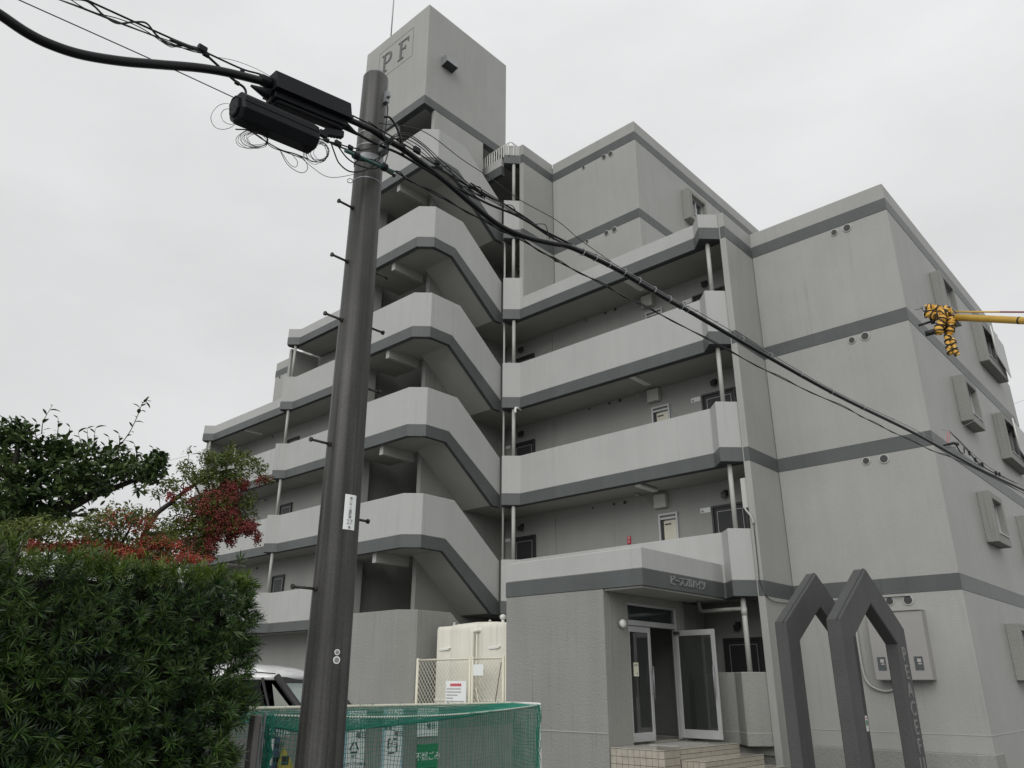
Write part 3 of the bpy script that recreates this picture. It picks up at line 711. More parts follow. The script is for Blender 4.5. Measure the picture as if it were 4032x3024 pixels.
def put_tile(mx_, me):
    o = bpy.data.objects.new('tile', me); link(o); o.parent = st; o.matrix_local = Matrix.Translation(-origin(st)) @ mx_
P_ = 0.122
# front face of the landing (faces -Y)
nx = 9; wx = (9.04 - 7.93) / nx
for i in range(nx):
    for j in range(4):
        hh = 0.122; z0 = LZ - 0.014 - (j + 1) * hh
        put_tile(Matrix.Translation((-9.04 + i * wx, 12.433, z0)), tile_mesh(wx, hh))
def side_tiles(X, y0, y1, ztop, rows):
    n = int(round((y1 - y0) / 0.112)); wy = (y1 - y0) / n
    for i in range(n):
        for j in range(rows):
            hh = 0.118 if rows > 2 else 0.078
            z0 = ztop - 0.014 - (j + 1) * hh
            put_tile(Matrix.Translation((X, y0 + i * wy, z0)) @ Matrix.Rotation(R(90), 4, 'Z'), tile_mesh(wy, hh))
side_tiles(-7.932, 12.43, 12.94, LZ, 4)
side_tiles(-7.932, 12.95, 15.1, LZ, 2)
side_tiles(-7.452, 12.95, 15.1, 0.36, 2)
side_tiles(-7.002, 12.95, 15.1, 0.19, 2)
for i in range(8):
    put_tile(Matrix.Translation((-7.93 + i * 0.116, 12.953, 0.36 - 0.014 - 0.122 - (0.17 if i > 3 else 0))), tile_mesh(0.116, 0.122))
for a, b_, c, d_, zt in levels:
    bm = B(); box(bm, a, b_ + 0.004, c - 0.004, d_, zt - 0.012, zt); done('tread_slab', bm, FLOORT, st, bevel=0.003)
dm = thing('door_mat', 'pale grey mat on the landing before the open doors', 'mat', (-8.6, 13.9, LZ))
bm = B(); box(bm, -8.85, -8.25, 13.4, 14.5, LZ + 0.001, LZ + 0.012); done('mat_pad', bm, PIPE, dm)

# ------------------------------------------------------------------ the two free-standing arches
def arch(x1, x0, label, letters=False):
    yc = 13.07; ho, hi_ = 1.385, 0.95; zs, zp = 2.45, 3.29; zi, zpi = 2.19, 2.75
    t = thing('pointed_arch', label, 'arch', ((x0 + x1) / 2, yc, 0), 'twin arches on the path to the entrance')
    out_ = [(yc - ho, 0), (yc - ho, zs), (yc, zp), (yc + ho, zs), (yc + ho, 0), (yc + hi_, 0), (yc + hi_, zi), (yc, zpi), (yc - hi_, zi), (yc - hi_, 0)]
    bm = B()
    # two legs and two rafters, cut at the joints
    prism(bm, [(yc - ho, 0), (yc - ho, zs), (yc - hi_, zi), (yc - hi_, 0)], x0, x1, 'x')
    prism(bm, [(yc + ho, 0), (yc + ho, zs), (yc + hi_, zi), (yc + hi_, 0)], x0, x1, 'x')
    prism(bm, [(yc - ho, zs), (yc, zp), (yc, zpi), (yc - hi_, zi)], x0, x1, 'x')
    prism(bm, [(yc + ho, zs), (yc, zp), (yc, zpi), (yc + hi_, zi)], x0, x1, 'x')
    bmesh.ops.remove_doubles(bm, verts=bm.verts, dist=0.001)
    # drop the coincident internal faces at the joints
    seen = {}
    for f in list(bm.faces):
        c = f.calc_center_median(); key = (round(c.x, 3), round(c.y, 3), round(c.z, 3))
        if key in seen: bmesh.ops.delete(bm, geom=[seen[key], f], context='FACES_ONLY')
        else: seen[key] = f
    bmesh.ops.recalc_face_normals(bm, faces=bm.faces)
    done('arch_body', bm, ARCH, t, bevel=0.014)
    bm = B(); k = 0.012
    for sgn in (-1, 1):
        prism(bm, [(yc + sgn * (ho + 0.004), zs - 0.03), (yc + sgn * (ho + 0.004), zs + 0.01), (yc, zp + 0.014), (yc, zp + 0.002)], x1 - 0.045, x1 - 0.035, 'x')
    done('cap_groove', bm, DARK, t)
    if letters:
        for i, ch in enumerate('PEACEFUL'):
            text('arch_letter', ch, 0.31, (x1 + 0.001, yc + (ho + hi_) / 2, 2.03 - i * 0.272), (0, 1, 0), (0, 0, 1), mat('lit_letter_cut', (0.19, 0.19, 0.185), 0.7, var=0.1), t, ext=0.006, bold=0.004, stretch=1.15)  # pale colour carries the light that engraved letters catch
    return t
arch(-4.40, -4.60, 'front pointed grey arch with English letters down its right leg', True)
a2 = arch(-5.20, -5.38, 'rear pointed grey arch, left of the lettered one')
K5 = lambda x, y: (2900 + x / 1.954, 2200 + y / 1.954)
q0, q1 = on_x(K5(1020, 1312), -5.195), on_x(K5(1048, 1188), -5.195)
stk = thing('white_sticker', 'small white and green sticker on the right leg of the rear arch', 'sticker', (-5.195, q0.y, q0.z))
bm = B(); box(bm, -5.199, -5.194, q0.y, q0.y + .105, q0.z, q1.z); done('sticker_sheet', bm, SIGNW, stk)
bm = B(); box(bm, -5.194, -5.192, q0.y + .02, q0.y + .085, q0.z + .09, q0.z + .17); done('sticker_mark', bm, GREEN, stk)
bm = B(); box(bm, -5.194, -5.192, q0.y + .02, q0.y + .085, q1.z - .045, q1.z - .03); done('sticker_mark', bm, RED, stk)

# ------------------------------------------------------------------ utility pole
PX, PY, PT = -4.10, 2.86, 6.02
def prad(z): return 0.142 - (0.142 - 0.0985) * z / PT
up_ = thing('utility_pole', 'dark wet concrete utility pole with step bolts and a white number plate', 'utility pole', (PX, PY, 0))
bm = B(); n = 24
tube(bm, [(PX, PY, z) for z in [0, 1, 2, 3, 4, 5, 5.5, PT - 0.02, PT]], [prad(z) for z in [0, 1, 2, 3, 4, 5, 5.5, PT - 0.02]] + [prad(PT) - 0.012], 40)
done('shaft', bm, POLE, up_, smooth=False)
bm = B(); tube(bm, [(PX, PY, PT), (PX, PY, PT + 0.015)], prad(PT) - 0.02, 24); done('cap', bm, STEEL, up_)
def ring(z, dr, h, m, name):
    bm = B(); tube(bm, [(PX, PY, z - h / 2), (PX, PY, z + h / 2)], prad(z) + dr, 32, cap=False); return done(name, bm, m, up_)
d = lambda x, y: (x * 4032 / 2212, y * 4032 / 2212)
def pole_z(py, px=None):
    # height of a point on the camera side of the shaft
    q = at((2016 - 700, py), 4.88); return q.z
for py in (268 * 1.823, 297 * 1.823): ring(pole_z(py), 0.003, 0.008, STEEL, 'strap')
ring(pole_z(325 * 1.823), 0.006, 0.055, STEEL, 'clamp_band')
ring(pole_z(372 * 1.823), 0.003, 0.008, STEEL, 'strap')
for tipd, sgn in (((731, 437), -1), ((717, 553), -1), ((703, 680), -1), ((674, 952), -1), ((637, 1270), -1), ((832, 601), 1), ((825, 720), 1), ((818, 849), 1), ((795, 1128), 1), ((847, 380), 1)):
    tp = on_x(d(*tipd), PX); z = tp.z
    bm = B(); y0 = PY + sgn * (prad(z) - 0.02)
    tube(bm, [(PX, y0, z), (PX, tp.y, z)], 0.0085, 8); tube(bm, [(PX, tp.y, z), (PX, tp.y + sgn * 0.012, z)], 0.016, 8)
    tube(bm, [(PX, PY + sgn * prad(z), z), (PX, PY + sgn * (prad(z) + 0.012), z)], 0.017, 6)
    done('step_bolt', bm, BOLT, up_)
# number plate, bent round the shaft
az0 = math.atan2(-PY, -PX)            # towards the camera
def curved(name, ang, w_, z0, z1, dr, m, parent=None):
    bm = B(); rings = []
    for i in range(9):
        a = az0 + ang + (i / 8 - 0.5) * w_ / prad(z0)
        col_ = []
        for z in (z0, z1):
            r = prad(z) + dr; col_.append((bm.verts.new((PX + r * math.cos(a), PY + r * math.sin(a), z)), bm.verts.new((PX + (r + 0.002) * math.cos(a), PY + (r + 0.002) * math.sin(a), z))))
        rings.append(col_)
    for a, b_ in zip(rings, rings[1:]):
        bm.faces.new((a[0][1], b_[0][1], b_[1][1], a[1][1])); bm.faces.new((a[0][0], a[1][0], b_[1][0], b_[0][0]))
        bm.faces.new((a[0][0], b_[0][0], b_[0][1], a[0][1])); bm.faces.new((a[1][0], a[1][1], b_[1][1], b_[1][0]))
    for q in (rings[0], rings[-1]): bm.faces.new((q[0][0], q[0][1], q[1][1], q[1][0]))
    bmesh.ops.recalc_face_normals(bm, faces=bm.faces)
    return done(name, bm, m, parent or up_)
zt, zb = at((1370, 1950), 4.88).z, at((1352, 2088), 4.88).z
ANG = 0.50
pl = curved('number_plate', ANG, 0.078, zb, zt, 0.002, SIGNW)
def on_plate(s, size, zf, m, ang=ANG, ext=0.0008):
    z = zb + (zt - zb) * zf; a = az0 + ang; r = prad(z) + 0.0055
    text('lettering', s, size, (PX + r * math.cos(a), PY + r * math.sin(a), z), (-math.sin(a), math.cos(a), 0), (0, 0, 1), m, pl, ext=ext)
for i, ch in enumerate('二十一番町幹'): on_plate(ch, 0.022, 0.79 - i * 0.088, GREYINK)
on_plate('27', 0.042, 0.215, mat('light_grey_ink', (0.36, 0.36, 0.35), 0.5, var=0))
for zf in (0.07, 0.90):
    z = zb + (zt - zb) * zf; a = az0 + ANG; r = prad(z) + 0.004
    bm = B(); tube(bm, [(PX + r * math.cos(a), PY + r * math.sin(a), z), (PX + (r + .004) * math.cos(a), PY + (r + .004) * math.sin(a), z)], 0.008, 10); done('plate_screw', bm, GREYINK, pl)
for (bx_, by_), r_ in (((1321, 2572), 0.0165), ((1318, 2603), 0.021)):
    q = at((bx_, by_), 4.86); a = az0 + 0.38; r = prad(q.z) + 0.001
    bm = B(); c0 = Vector((PX + r * math.cos(a), PY + r * math.sin(a), q.z)); dd = Vector((math.cos(a), math.sin(a), 0))
    tube(bm, [c0, c0 + dd * 0.004], r_, 18); bd = done('round_badge', bm, SIGNW, up_)
    bm = B(); tube(bm, [c0 + dd * 0.004, c0 + dd * 0.0048], r_ * 0.72, 16); done('badge_face', bm, GREYINK, bd)
# small fittings high on the shaft
q = on_x(c_ if False else (1502, 390), -4.02)
bm = B(); box(bm, PX + 0.085, PX + 0.13, PY + 0.015, PY + 0.05, q.z - 0.06, q.z + 0.04); box(bm, PX + 0.075, PX + 0.15, PY + 0.02, PY + 0.045, q.z - 0.02, q.z); done('bracket', bm, STEEL, up_)
bm = B(); z = pole_z(300 * 1.823); box(bm, PX + 0.08, PX + 0.16, PY + 0.0, PY + 0.06, z - 0.05, z + 0.05); done('bracket', bm, STEEL, up_, bevel=0.004)
bm = B()
tube(bm, spline([(PX + .12, PY + .03, q.z - .05), (PX + .13, PY + .04, q.z - .15), (PX + .12, PY + .03, z + .05)], 6), 0.006, 6); done('earth_wire', bm, BLK, up_)

# ------------------------------------------------------------------ cables along the road
WA, WB = (-3.93, 2.9), (-2.45, 16.4)
def right_(p, off=0.0): return on_line(p, (WA[0] + off, WA[1]), (WB[0] + off, WB[1]))
def left_(p, off=0.0): return on_x(p, -3.93 + off)
K8 = lambda x, y: (x / 1.3012, y / 1.3012)
K85 = lambda x, y: (850 + x / 2.1067, 300 + y / 2.1067)
KS = lambda x, y: (1400 + x / 2.0733, 500 + y / 2.0733)
K6 = lambda x, y: (1850 + x / 2.074, 500 + y / 2.074)
KR = lambda x, y: (2700 + x / 1.6593, 600 + y / 1.6593)
KR2 = lambda x, y: (2700 + x / 1.6607, 1600 + y / 1.6607)
KZ = lambda x, y: (1500 + x / 3.687, 480 + y / 3.687)
def cable(name, label, pts, r, m=BLK, n=8, sides=8, cat='cable', group=None, parent=None):
    bm = B(); tube(bm, spline(pts, n), r, sides)
    o = done(name, bm, m, parent)
    if parent is None: tag(o, label, cat, group)
    return o
G = 'overhead wires on the utility pole'
main_l = [left_(p) for p in ((-60, 40), K8(0, 100), K8(120, 180), K8(240, 240), K8(400, 292), K8(600, 325), K8(800, 342), K8(1000, 357), K8(1150, 380), K8(1310, 418), K8(1400, 440))]
cable('overhead_cable', 'thick black cable sagging in from the top left corner to the upper black closure', main_l, 0.027, group=G, sides=12)
main_r = [left_(K8(1760, 610)), left_(K8(1830, 640)), right_(K8(1900, 672)), right_(KS(230, 105)), right_(KS(400, 205)), right_(KS(700, 432)), right_(KS(950, 640)), right_(KS(1180, 812)), right_(KS(1400, 903)), right_(KS(1600, 950)), right_(K6(830, 985)),
          right_(K6(1180, 1150)), right_(K6(1400, 1280)), right_(K6(1700, 1452)), right_(KR(0, 1020)), right_(KR(500, 1305)), right_(KR(1000, 1578)), right_(KR2(1500, 160)), right_(KR2(1900, 378)), right_(KR2(2212, 525)), right_(KR2(2300, 565))]
cable('overhead_cable', 'thick black cable running from the pole down to the right edge of the picture', main_r, 0.0225, group=G, sides=12)
# messenger wire with hanger rings on the right span
mess = [right_(p) for p in (K6(830, 962), K6(1100, 1075), K6(1400, 1245), K6(1700, 1422), KR(90, 1040), KR(500, 1275), KR(1000, 1560), KR2(1500, 135), KR2(1900, 355), KR2(2212, 500), KR2(2300, 540))]
mo = cable('messenger_wire', 'thin steel wire with small hanger rings just above the thick black cable', mess, 0.005, STEEL, group=G, sides=6)
mp_ = spline(mess, 10)
for i in range(3, len(mp_) - 2, 4):
    p = mp_[i]; bm = B(); pts = []
    for k in range(9):
        a = k / 8 * 2 * math.pi; pts.append(p + Vector((math.sin(a) * 0.033, 0.01 * math.cos(a), -0.03 + 0.04 * math.cos(a))))
    tube(bm, pts, 0.0035, 5, cap=False); done('hanger_ring', bm, STEEL, mo, world=True)
low = [right_(p, 0.0) for p in (K85(1380, 760), K85(1480, 800), KS(460, 455), KS(900, 692), KS(1140, 822), KS(1400, 952), KS(1640, 1092), K6(700, 1090), K6(1000, 1240), K6(1300, 1400), K6(1650, 1572), KR(400, 1350), KR(700, 1500), KR(1050, 1659), KR2(1230, 92), KR2(1420, 182), KR2(1640, 282), KR2(1800, 342), KR2(2212, 547), KR2(2300, 590))]
cable('overhead_wire', 'lower twisted pair of thin black wires hanging below the thick cable', low, 0.006, group=G, sides=6)
pts = spline(low, 6); bm = B(); tube(bm, [p + Vector((0.010 * math.sin(i * 0.9), 0, 0.012 * math.cos(i * 0.9) + 0.004)) for i, p in enumerate(pts)], 0.005, 5)
tag(done('overhead_wire', bm, BLK), 'second thin wire twisting round the lowest overhead wire', 'cable', G)
c2 = [left_(K85(1060, 420)), left_(K85(1150, 480)), right_(K85(1300, 560)), right_(K85(1420, 610)), right_(K85(1540, 665)), right_(KS(640, 400)), right_(KS(720, 450)), right_(KS(900, 545)), right_(KS(1100, 640)), right_(KS(1300, 720)), right_(KS(1500, 830)), right_(KS(1640, 900)), right_(KS(1730, 945))]
cable('overhead_wire', 'medium black wire running just under and behind the thick cable near the pole', c2, 0.010, group=G)
thin = [left_(K8(400, 0)), left_(K8(860, 205)), left_(K8(1020, 268)), left_(K8(1230, 362)), left_(K8(1380, 410)), left_(K8(1770, 585)), right_(K85(1330, 440)), right_(K85(1500, 540)), right_(K85(1660, 640)), right_(KS(900, 480)), right_(KS(1260, 660)), right_(K6(470, 775)), right_(K6(830, 955))]
cable('overhead_wire', 'tight straight wire from the top left over both black closures to the pole', thin, 0.006, group=G, sides=6)
arc_offs = [(0, 0, .004), (14, -20, .005), (26, -34, .004), (-6, 16, .0035)]
for i, (dx, dy, r_) in enumerate(arc_offs):
    base = [(1390, 560), (1470, 520), (1560, 525), (1700, 610), (1830, 730), (1960, 850), (2100, 960), (2212, 1020)]
    pts = [right_(K85(x + dx, y + dy + (8 * math.sin(k * 1.7 + i))), 0.01 * i) for k, (x, y) in enumerate(base)]
    pts += [right_(KS(900 + dx, 490 + dy)), right_(KS(1190, 640 + dy * .7)), right_(KS(1400, 770 + dy * .6)), right_(KS(1600, 905 + dy * .3)), right_(K6(800, 960))]
    cable('overhead_wire', ('bundle wire arching off the pole, lowest of the four', 'bundle wire arching off the pole, second highest of the four', 'topmost bundle wire arching off the pole to the right', 'slack bundle wire just below the arching bundle')[i], pts, r_, group=G, sides=5)
drop = [right_(KZ(40, 160)), right_(KZ(300, 290)), right_(KZ(580, 445)), right_(KZ(1160, 780)), right_(KZ(1590, 1010)), right_(K6(700, 762)), right_(K6(900, 922)), right_(K6(1205, 1135))]
drop = [right_(KZ(-60, 30)), right_(KZ(580, 140)), right_(KZ(1160, 550)), right_(KZ(1590, 830)), right_(KZ(2000, 1130)), right_(K6(700, 760)), right_(K6(900, 922)), right_(K6(1205, 1135))]
cable('overhead_wire', 'thin single wire crossing the stair landing corner down to the thick cable', drop, 0.0035, group=G, sides=5)
zig = [(2060, 880), (2140, 915), (2180, 918), (2205, 960)]
for j, pts in enumerate(([KS(640, 335), KS(735, 325), KS(770, 370), KS(820, 450), KS(870, 500)], [KS(870, 490), KS(990, 487), KS(1020, 520), KS(1045, 595)], [KS(1160, 640), KS(1250, 637), KS(1285, 660), KS(1315, 720)], [KS(1430, 795), KS(1520, 790), KS(1550, 815), KS(1575, 915)])):
    cable('wire_tail', ('loose wire tail, highest of the four kinks right of the pole', 'loose kinked wire tail, second from the pole', 'loose kinked wire tail, third from the pole', 'loose kinked wire tail nearest the cable joint')[j], [right_(p, .02) for p in pts], 0.004, n=5, sides=5, group='loose wire tails on the bundle')
# left side: curled wires round the straight one
curls = [[(250, 0), (330, 8), (420, 15), (470, 45), (520, 92), (590, 132), (680, 125), (740, 132), (790, 190), (860, 240), (960, 246), (1020, 262)],
         [(150, -20), (330, 25), (520, 95), (700, 165), (870, 225), (1010, 268)],
         [(230, -10), (420, 62), (600, 132), (760, 190), (940, 262), (1030, 285)],
         [(330, 0), (450, 70), (600, 110), (720, 160), (850, 245), (900, 252), (1020, 275)]]
for i, c in enumerate(curls):
    cable('overhead_wire', ('wavy black wire curling round the straight wire at the top left', 'outer thin wire of the top left bundle', 'middle thin wire of the top left bundle', 'wire with two slack dips in the top left bundle')[i], [left_(K8(*p), 0.01 * i) for p in c], (0.006, 0.003, 0.0035, 0.003)[i], group=G, sides=5)
br = [left_(K8(1020, 268)), left_(K8(1100, 340)), left_(K8(1160, 395)), left_(K8(1205, 432)), left_(K8(1238, 455)), left_(K8(1250, 480)), left_(K8(1245, 505))]
cable('branch_wire', 'black wire branching down from the wire clamp to the lower black closure', br, 0.008, group=G)
cable('branch_wire', 'black covered section of wire just left of the wire clamp', [left_(K8(860, 215)), left_(K8(940, 245)), left_(K8(1030, 275))], 0.011, group=G)
cable('overhead_wire', 'thin straight wire from the top left down to the lower black closure', [left_(K8(-40, -45)), left_(K8(50, 0)), left_(K8(770, 318)), left_(K8(1205, 516))], 0.0035, mat('violet_black_wire', (0.03, 0.025, 0.05), 0.4), group=G, sides=5)
cable('overhead_wire', 'fine loose wire looping over the upper black closure', [left_(K8(1090, 300)), left_(K8(1200, 322)), left_(K8(1300, 360)), left_(K8(1375, 398))], 0.002, group=G, sides=4)
bm = B()
for p, s in ((K8(1025, 262), .028), (K8(1045, 288), .02), (K8(1205, 434), .016), (K8(1232, 372), .014)):
    c = left_(p); box(bm, c.x - s * .6, c.x + s * .6, c.y - s, c.y + s, c.z - s * .8, c.z + s * .8)
cl_ = done('wire_clamp', bm, BLKBOX, bevel=0.004); tag(cl_, 'black wire clamps at the fork of the wires left of the closures', 'clamp')
# closures
def oct_body(name, label, p0, p1, w_, h_, parts):
    p0 = Vector(p0); p1 = Vector(p1); ax = (p1 - p0).normalized(); sx = Vector((1, 0, 0)); sz = ax.cross(sx).normalized()
    if sz.z < 0: sz = -sz
    t = thing(name, label, 'cable closure', tuple((p0 + p1) / 2), 'black cable closures beside the pole')
    for nm, s0, s1, cx, cz, ww, hh, ch in parts:
        bm = B(); rows = []
        Ltot = (p1 - p0).length
        secs = [(s0, 0.8), (s0 + 0.03, 1.0), (s1 - 0.03, 1.0), (s1, 0.8)] if ch else [(s0, 1.0), (s1, 1.0)]
        for s, k in secs:
            c = p0 + ax * (Ltot * s)
            a, b_ = ww / 2 * k, hh / 2 * k; q = min(a, b_) * (0.55 if ch else 0.12)
            o8 = [(-a, -b_ + q), (-a + q, -b_), (a - q, -b_), (a, -b_ + q), (a, b_ - q), (a - q, b_), (-a + q, b_), (-a, b_ - q)]
            rows.append([bm.verts.new(c + sx * (cx + u) + sz * (cz + v)) for u, v in o8])
        for r0, r1 in zip(rows, rows[1:]):
            for k in range(8): bm.faces.new((r0[k], r0[(k + 1) % 8], r1[(k + 1) % 8], r1[k]))
        bm.faces.new(rows[0][::-1]); bm.faces.new(rows[-1]); bmesh.ops.recalc_face_normals(bm, faces=bm.faces)
        done(nm, bm, BLKBOX, t, bevel=0.003)
    return t, ax, sz
a0, a1 = left_(K85(440, 75)), left_(K85(1062, 335))
t1, ax, sz = oct_body('cable_closure', 'upper black box-shaped cable closure left of the pole', a0, a1, 0.14, 0.115,
    [('body', 0, 1, 0, 0, 0.15, 0.13, False), ('lower_housing', 0.0, 0.96, -0.01, -0.095, 0.12, 0.05, False), ('flange', -0.02, 0.98, 0.0, -0.068, 0.18, 0.008, False), ('base_rib', 0.03, 0.9, 0.0, -0.13, 0.07, 0.035, True),
     ('end_sleeve', -0.14, 0.0, 0, 0.0, 0.075, 0.07, True), ('end_sleeve', 1.0, 1.09, 0, -0.01, 0.06, 0.06, True)])
def cone(pA, pB, r0, r1, parent):
    bm = B(); tube(bm, [pA, pB], [r0, r1], 12); done('tapered_sleeve', bm, BLKBOX, parent)
cone(left_(K85(420, 165)), left_(K85(275, 92)), 0.04, 0.008, t1); cone(left_(K85(1050, 415)), left_(K85(1160, 492)), 0.032, 0.009, t1)
bm = B(); 
for i in range(6):
    q = left_(K85(900 + i * 25, 470 + i * 4)); box(bm, q.x - .02, q.x + .02, q.y - .012, q.y + .012, q.z - .03, q.z + .02)
done('clip', bm, BLKBOX, t1)
b0, b1 = left_(K85(150, 270), 0.03), left_(K85(795, 540), 0.03)
t2, ax, sz = oct_body('cable_closure', 'lower rounded black cable closure hung below with looped thin wires', b0, b1, 0.17, 0.15,
    [('body', 0, 1, 0, 0, 0.19, 0.19, True), ('seam', 0.02, 0.97, 0, 0.01, 0.198, 0.012, False), ('end_plate', -0.025, 0.0, 0, 0, 0.11, 0.13, True)])
# coils of thin drop wire under the lower closure
ct_ = thing('wire_coils', 'tangled loops of thin wire hanging under the lower black closure', 'wire coil', tuple(left_(K85(500, 640))))
def loopset(cx, cy, rx, ry, n_, jit, r_=0.0017, tilt=0.0):
    for i in range(n_):
        s = 0.62 + 0.4 * i / max(1, n_ - 1); pts = []
        ph = random.uniform(-.3, .3)
        for k in range(17):
            a = k / 16 * 2 * math.pi
            x, y = rx * s * math.cos(a), ry * s * math.sin(a + ph)
            pts.append(left_(K85(cx + (1 - s) * rx * 0.9 + x * math.cos(tilt) - y * math.sin(tilt) + random.uniform(-jit, jit), cy + x * math.sin(tilt) + y * math.cos(tilt) + random.uniform(-jit, jit)), 0.02 + random.uniform(-.03, .03)))
        bm = B(); tube(bm, spline(pts, 3), r_, 4, cap=False); done('wire_loop', bm, BLK, ct_)
loopset(290, 540, 130, 75, 8, 5, tilt=0.15)
loopset(820, 640, 100, 100, 8, 6, tilt=0.5)
loopset(60, 350, 110, 105, 2, 3)
for pts, r_ in (([(150, 455), (260, 465), (380, 540), (520, 620), (640, 655), (760, 700)], .004), ([(250, 460), (360, 520), (450, 600), (560, 640), (700, 690)], .003), ([(520, 630), (580, 740), (660, 800), (720, 810), (750, 770), (720, 700), (640, 655)], .0022),
                ([(530, 640), (600, 740), (650, 765), (665, 720), (620, 660)], .002), ([(700, 690), (780, 760), (880, 830), (960, 850), (1060, 838), (1160, 815)], .002), ([(790, 470), (840, 480), (900, 540), (1000, 590), (1150, 640)], .006), ([(800, 510), (900, 545), (1000, 570), (1100, 600), (1180, 610)], .005),
                ([(945, 570), (970, 640), (1010, 730), (1090, 795), (1180, 800), (1270, 770), (1340, 700), (1370, 640)], .005), ([(1000, 590), (1080, 690), (1180, 750), (1290, 775), (1370, 755)], .005), ([(1130, 690), (1230, 712), (1330, 690), (1390, 620), (1460, 530)], .005),
                ([(1150, 625), (1260, 610), (1360, 570), (1440, 525), (1520, 530)], .005), ([(1250, 380), (1340, 450), (1400, 560), (1412, 650), (1390, 730)], .004), ([(1385, 345), (1430, 350), (1480, 420), (1520, 520), (1540, 600)], .009), ([(1080, 870), (1100, 858), (1125, 870), (1118, 890), (1090, 892), (1078, 875)], .0025)):
    fn = left_
    bm = B(); tube(bm, spline([fn(K85(*p), 0.02) for p in pts], 6), r_, 6); done('wire_strand', bm, BLK, ct_)
bm = B()
for p, s in ((K85(875, 490), .03), (K85(905, 540), .02), (K85(1000, 568), .025), (K85(1105, 600), .02), (K85(1150, 680), .02)):
    c = left_(p, 0.02); box(bm, c.x - s * .5, c.x + s * .5, c.y - s, c.y + s, c.z - s * .8, c.z + s * .8)
done('splice_clamp', bm, BLKBOX, ct_, bevel=0.004)
g_ = thing('green_insulator', 'slim green insulated rod strapped across the pole', 'insulator', tuple(left_(K85(1250, 700))))
bm = B(); tube(bm, [left_(K85(1060, 625), .03), left_(K85(1460, 800), .03)], 0.014, 10); done('rod', bm, mat('green_grey_insulator', (0.03, 0.09, 0.075), 0.4), g_)
bm = B(); tube(bm, [left_(K85(1370, 750), .03), left_(K85(1400, 770), .03)], 0.03, 10); tube(bm, [left_(K85(1130, 660), .03), left_(K85(1170, 675), .03)], 0.026, 10); done('collar', bm, BLKBOX, g_)
# clamps on the right bundle, and the fitting by the right edge
bm = B()
for p, s in ((KZ(500, 420), .03), (KZ(800, 595), .022), (K85(1540, 590), .02), (K85(1540, 650), .014)):
    c = right_(p, .02); box(bm, c.x - s * .5, c.x + s * .5, c.y - s, c.y + s, c.z - s * .8, c.z + s * .8)
tag(done('wire_clamp', bm, BLKBOX, bevel=0.004), 'small black clamps holding the bundle wires just right of the pole', 'clamp')
KB = lambda x, y: (3600 + x / 2.37, 1400 + y / 2.37)
sp = thing('service_drop', 'cluster of service wires and fittings over the cable near the right edge', 'service wire', tuple(right_(KB(600, 980))))
for pts, r_, m_ in (([(330, 680), (420, 760), (540, 880), (700, 1010), (860, 1110)], .006, STEEL), ([(340, 690), (460, 815), (580, 945), (660, 1010)], .006, BLK), ([(400, 820), (440, 880), (470, 880), (470, 830), (520, 880), (590, 970)], .010, BLK), ([(280, 810), (360, 790), (400, 800), (380, 830), (330, 830), (325, 790)], .004, BLK),
                    ([(320, 680), (310, 740), (318, 800)], .004, RED), ([(335, 690), (330, 760), (322, 800)], .003, RED), ([(260, 668), (330, 672), (380, 655), (430, 632), (470, 628)], .004, STEEL), ([(470, 628), (640, 545), (820, 465), (1024, 385)], .003, STEEL), ([(600, 980), (700, 1040), (800, 1090), (960, 1160)], .010, BLK)):
    bm = B(); tube(bm, spline([right_(KB(*p), .04) for p in pts], 6), r_, 6); done('service_strand', bm, m_, sp)
bm = B(); tube(bm, [right_(KB(280, 812), .04), right_(KB(370, 790), .04), right_(KB(405, 800), .04)], [.012, .022, .03], 8); 
for p in ((520, 885), (575, 945), (640, 990), (770, 1070), (800, 1080)):
    c = right_(KB(*p), .04); box(bm, c.x - .015, c.x + .015, c.y - .03, c.y + .03, c.z - .03, c.z + .03)
done('splice_fitting', bm, BLKBOX, sp)
# distant wires
bm = B(); tube(bm, [(-4.0, 40.0, 17.6), (10.0, 36.0, 21.0)], 0.02, 5); tag(done('distant_wire', bm, BLK), 'thin distant wire beyond the right end of the building', 'cable')
bm = B(); p0 = at((640, 1830), 60); p1 = at((860, 1770), 60); tube(bm, [p0 - (p1 - p0) * 3, p1 + (p1 - p0) * .4], 0.008, 5); tag(done('distant_wire', bm, BLK), 'faint distant wire behind the trees on the left', 'cable')

# ------------------------------------------------------------------ insulated boom at the right
KW = lambda x, y: (3560 + x / 5.53, 1130 + y / 5.53)
BD = 8.6
bo = thing('insulated_boom', 'yellow insulated work boom with tiger-striped covers over its tool head', 'boom', tuple(at(KW(1100, 600), BD)))
e1 = at(KW(1120, 600), BD); e2 = at((4032, 1250), BD - 0.25); dirb = (e2 - e1).normalized()
bm = B(); tube(bm, [e1, e1 + dirb * 4.5], 0.036, 20); done('boom_tube', bm, YEL, bo)
bm = B(); c = e1 + dirb * 0.62; tube(bm, [c, c + dirb * 0.015], 0.0375, 20); done('boom_joint', bm, RUB, bo)
f1 = at(KW(1100, 478), BD); f2 = at((4032, 1216), BD - 0.25); df = (f2 - f1).normalized()
bm = B(); tube(bm, [f1, f1 + df * 0.45], 0.009, 8); done('control_rod', bm, YEL, bo)
bm = B(); tube(bm, [f1 + df * 0.45, f1 + df * 4.3], 0.009, 8); done('control_rod', bm, mat('dull_red_hose', (0.35, 0.10, 0.12), 0.5), bo)
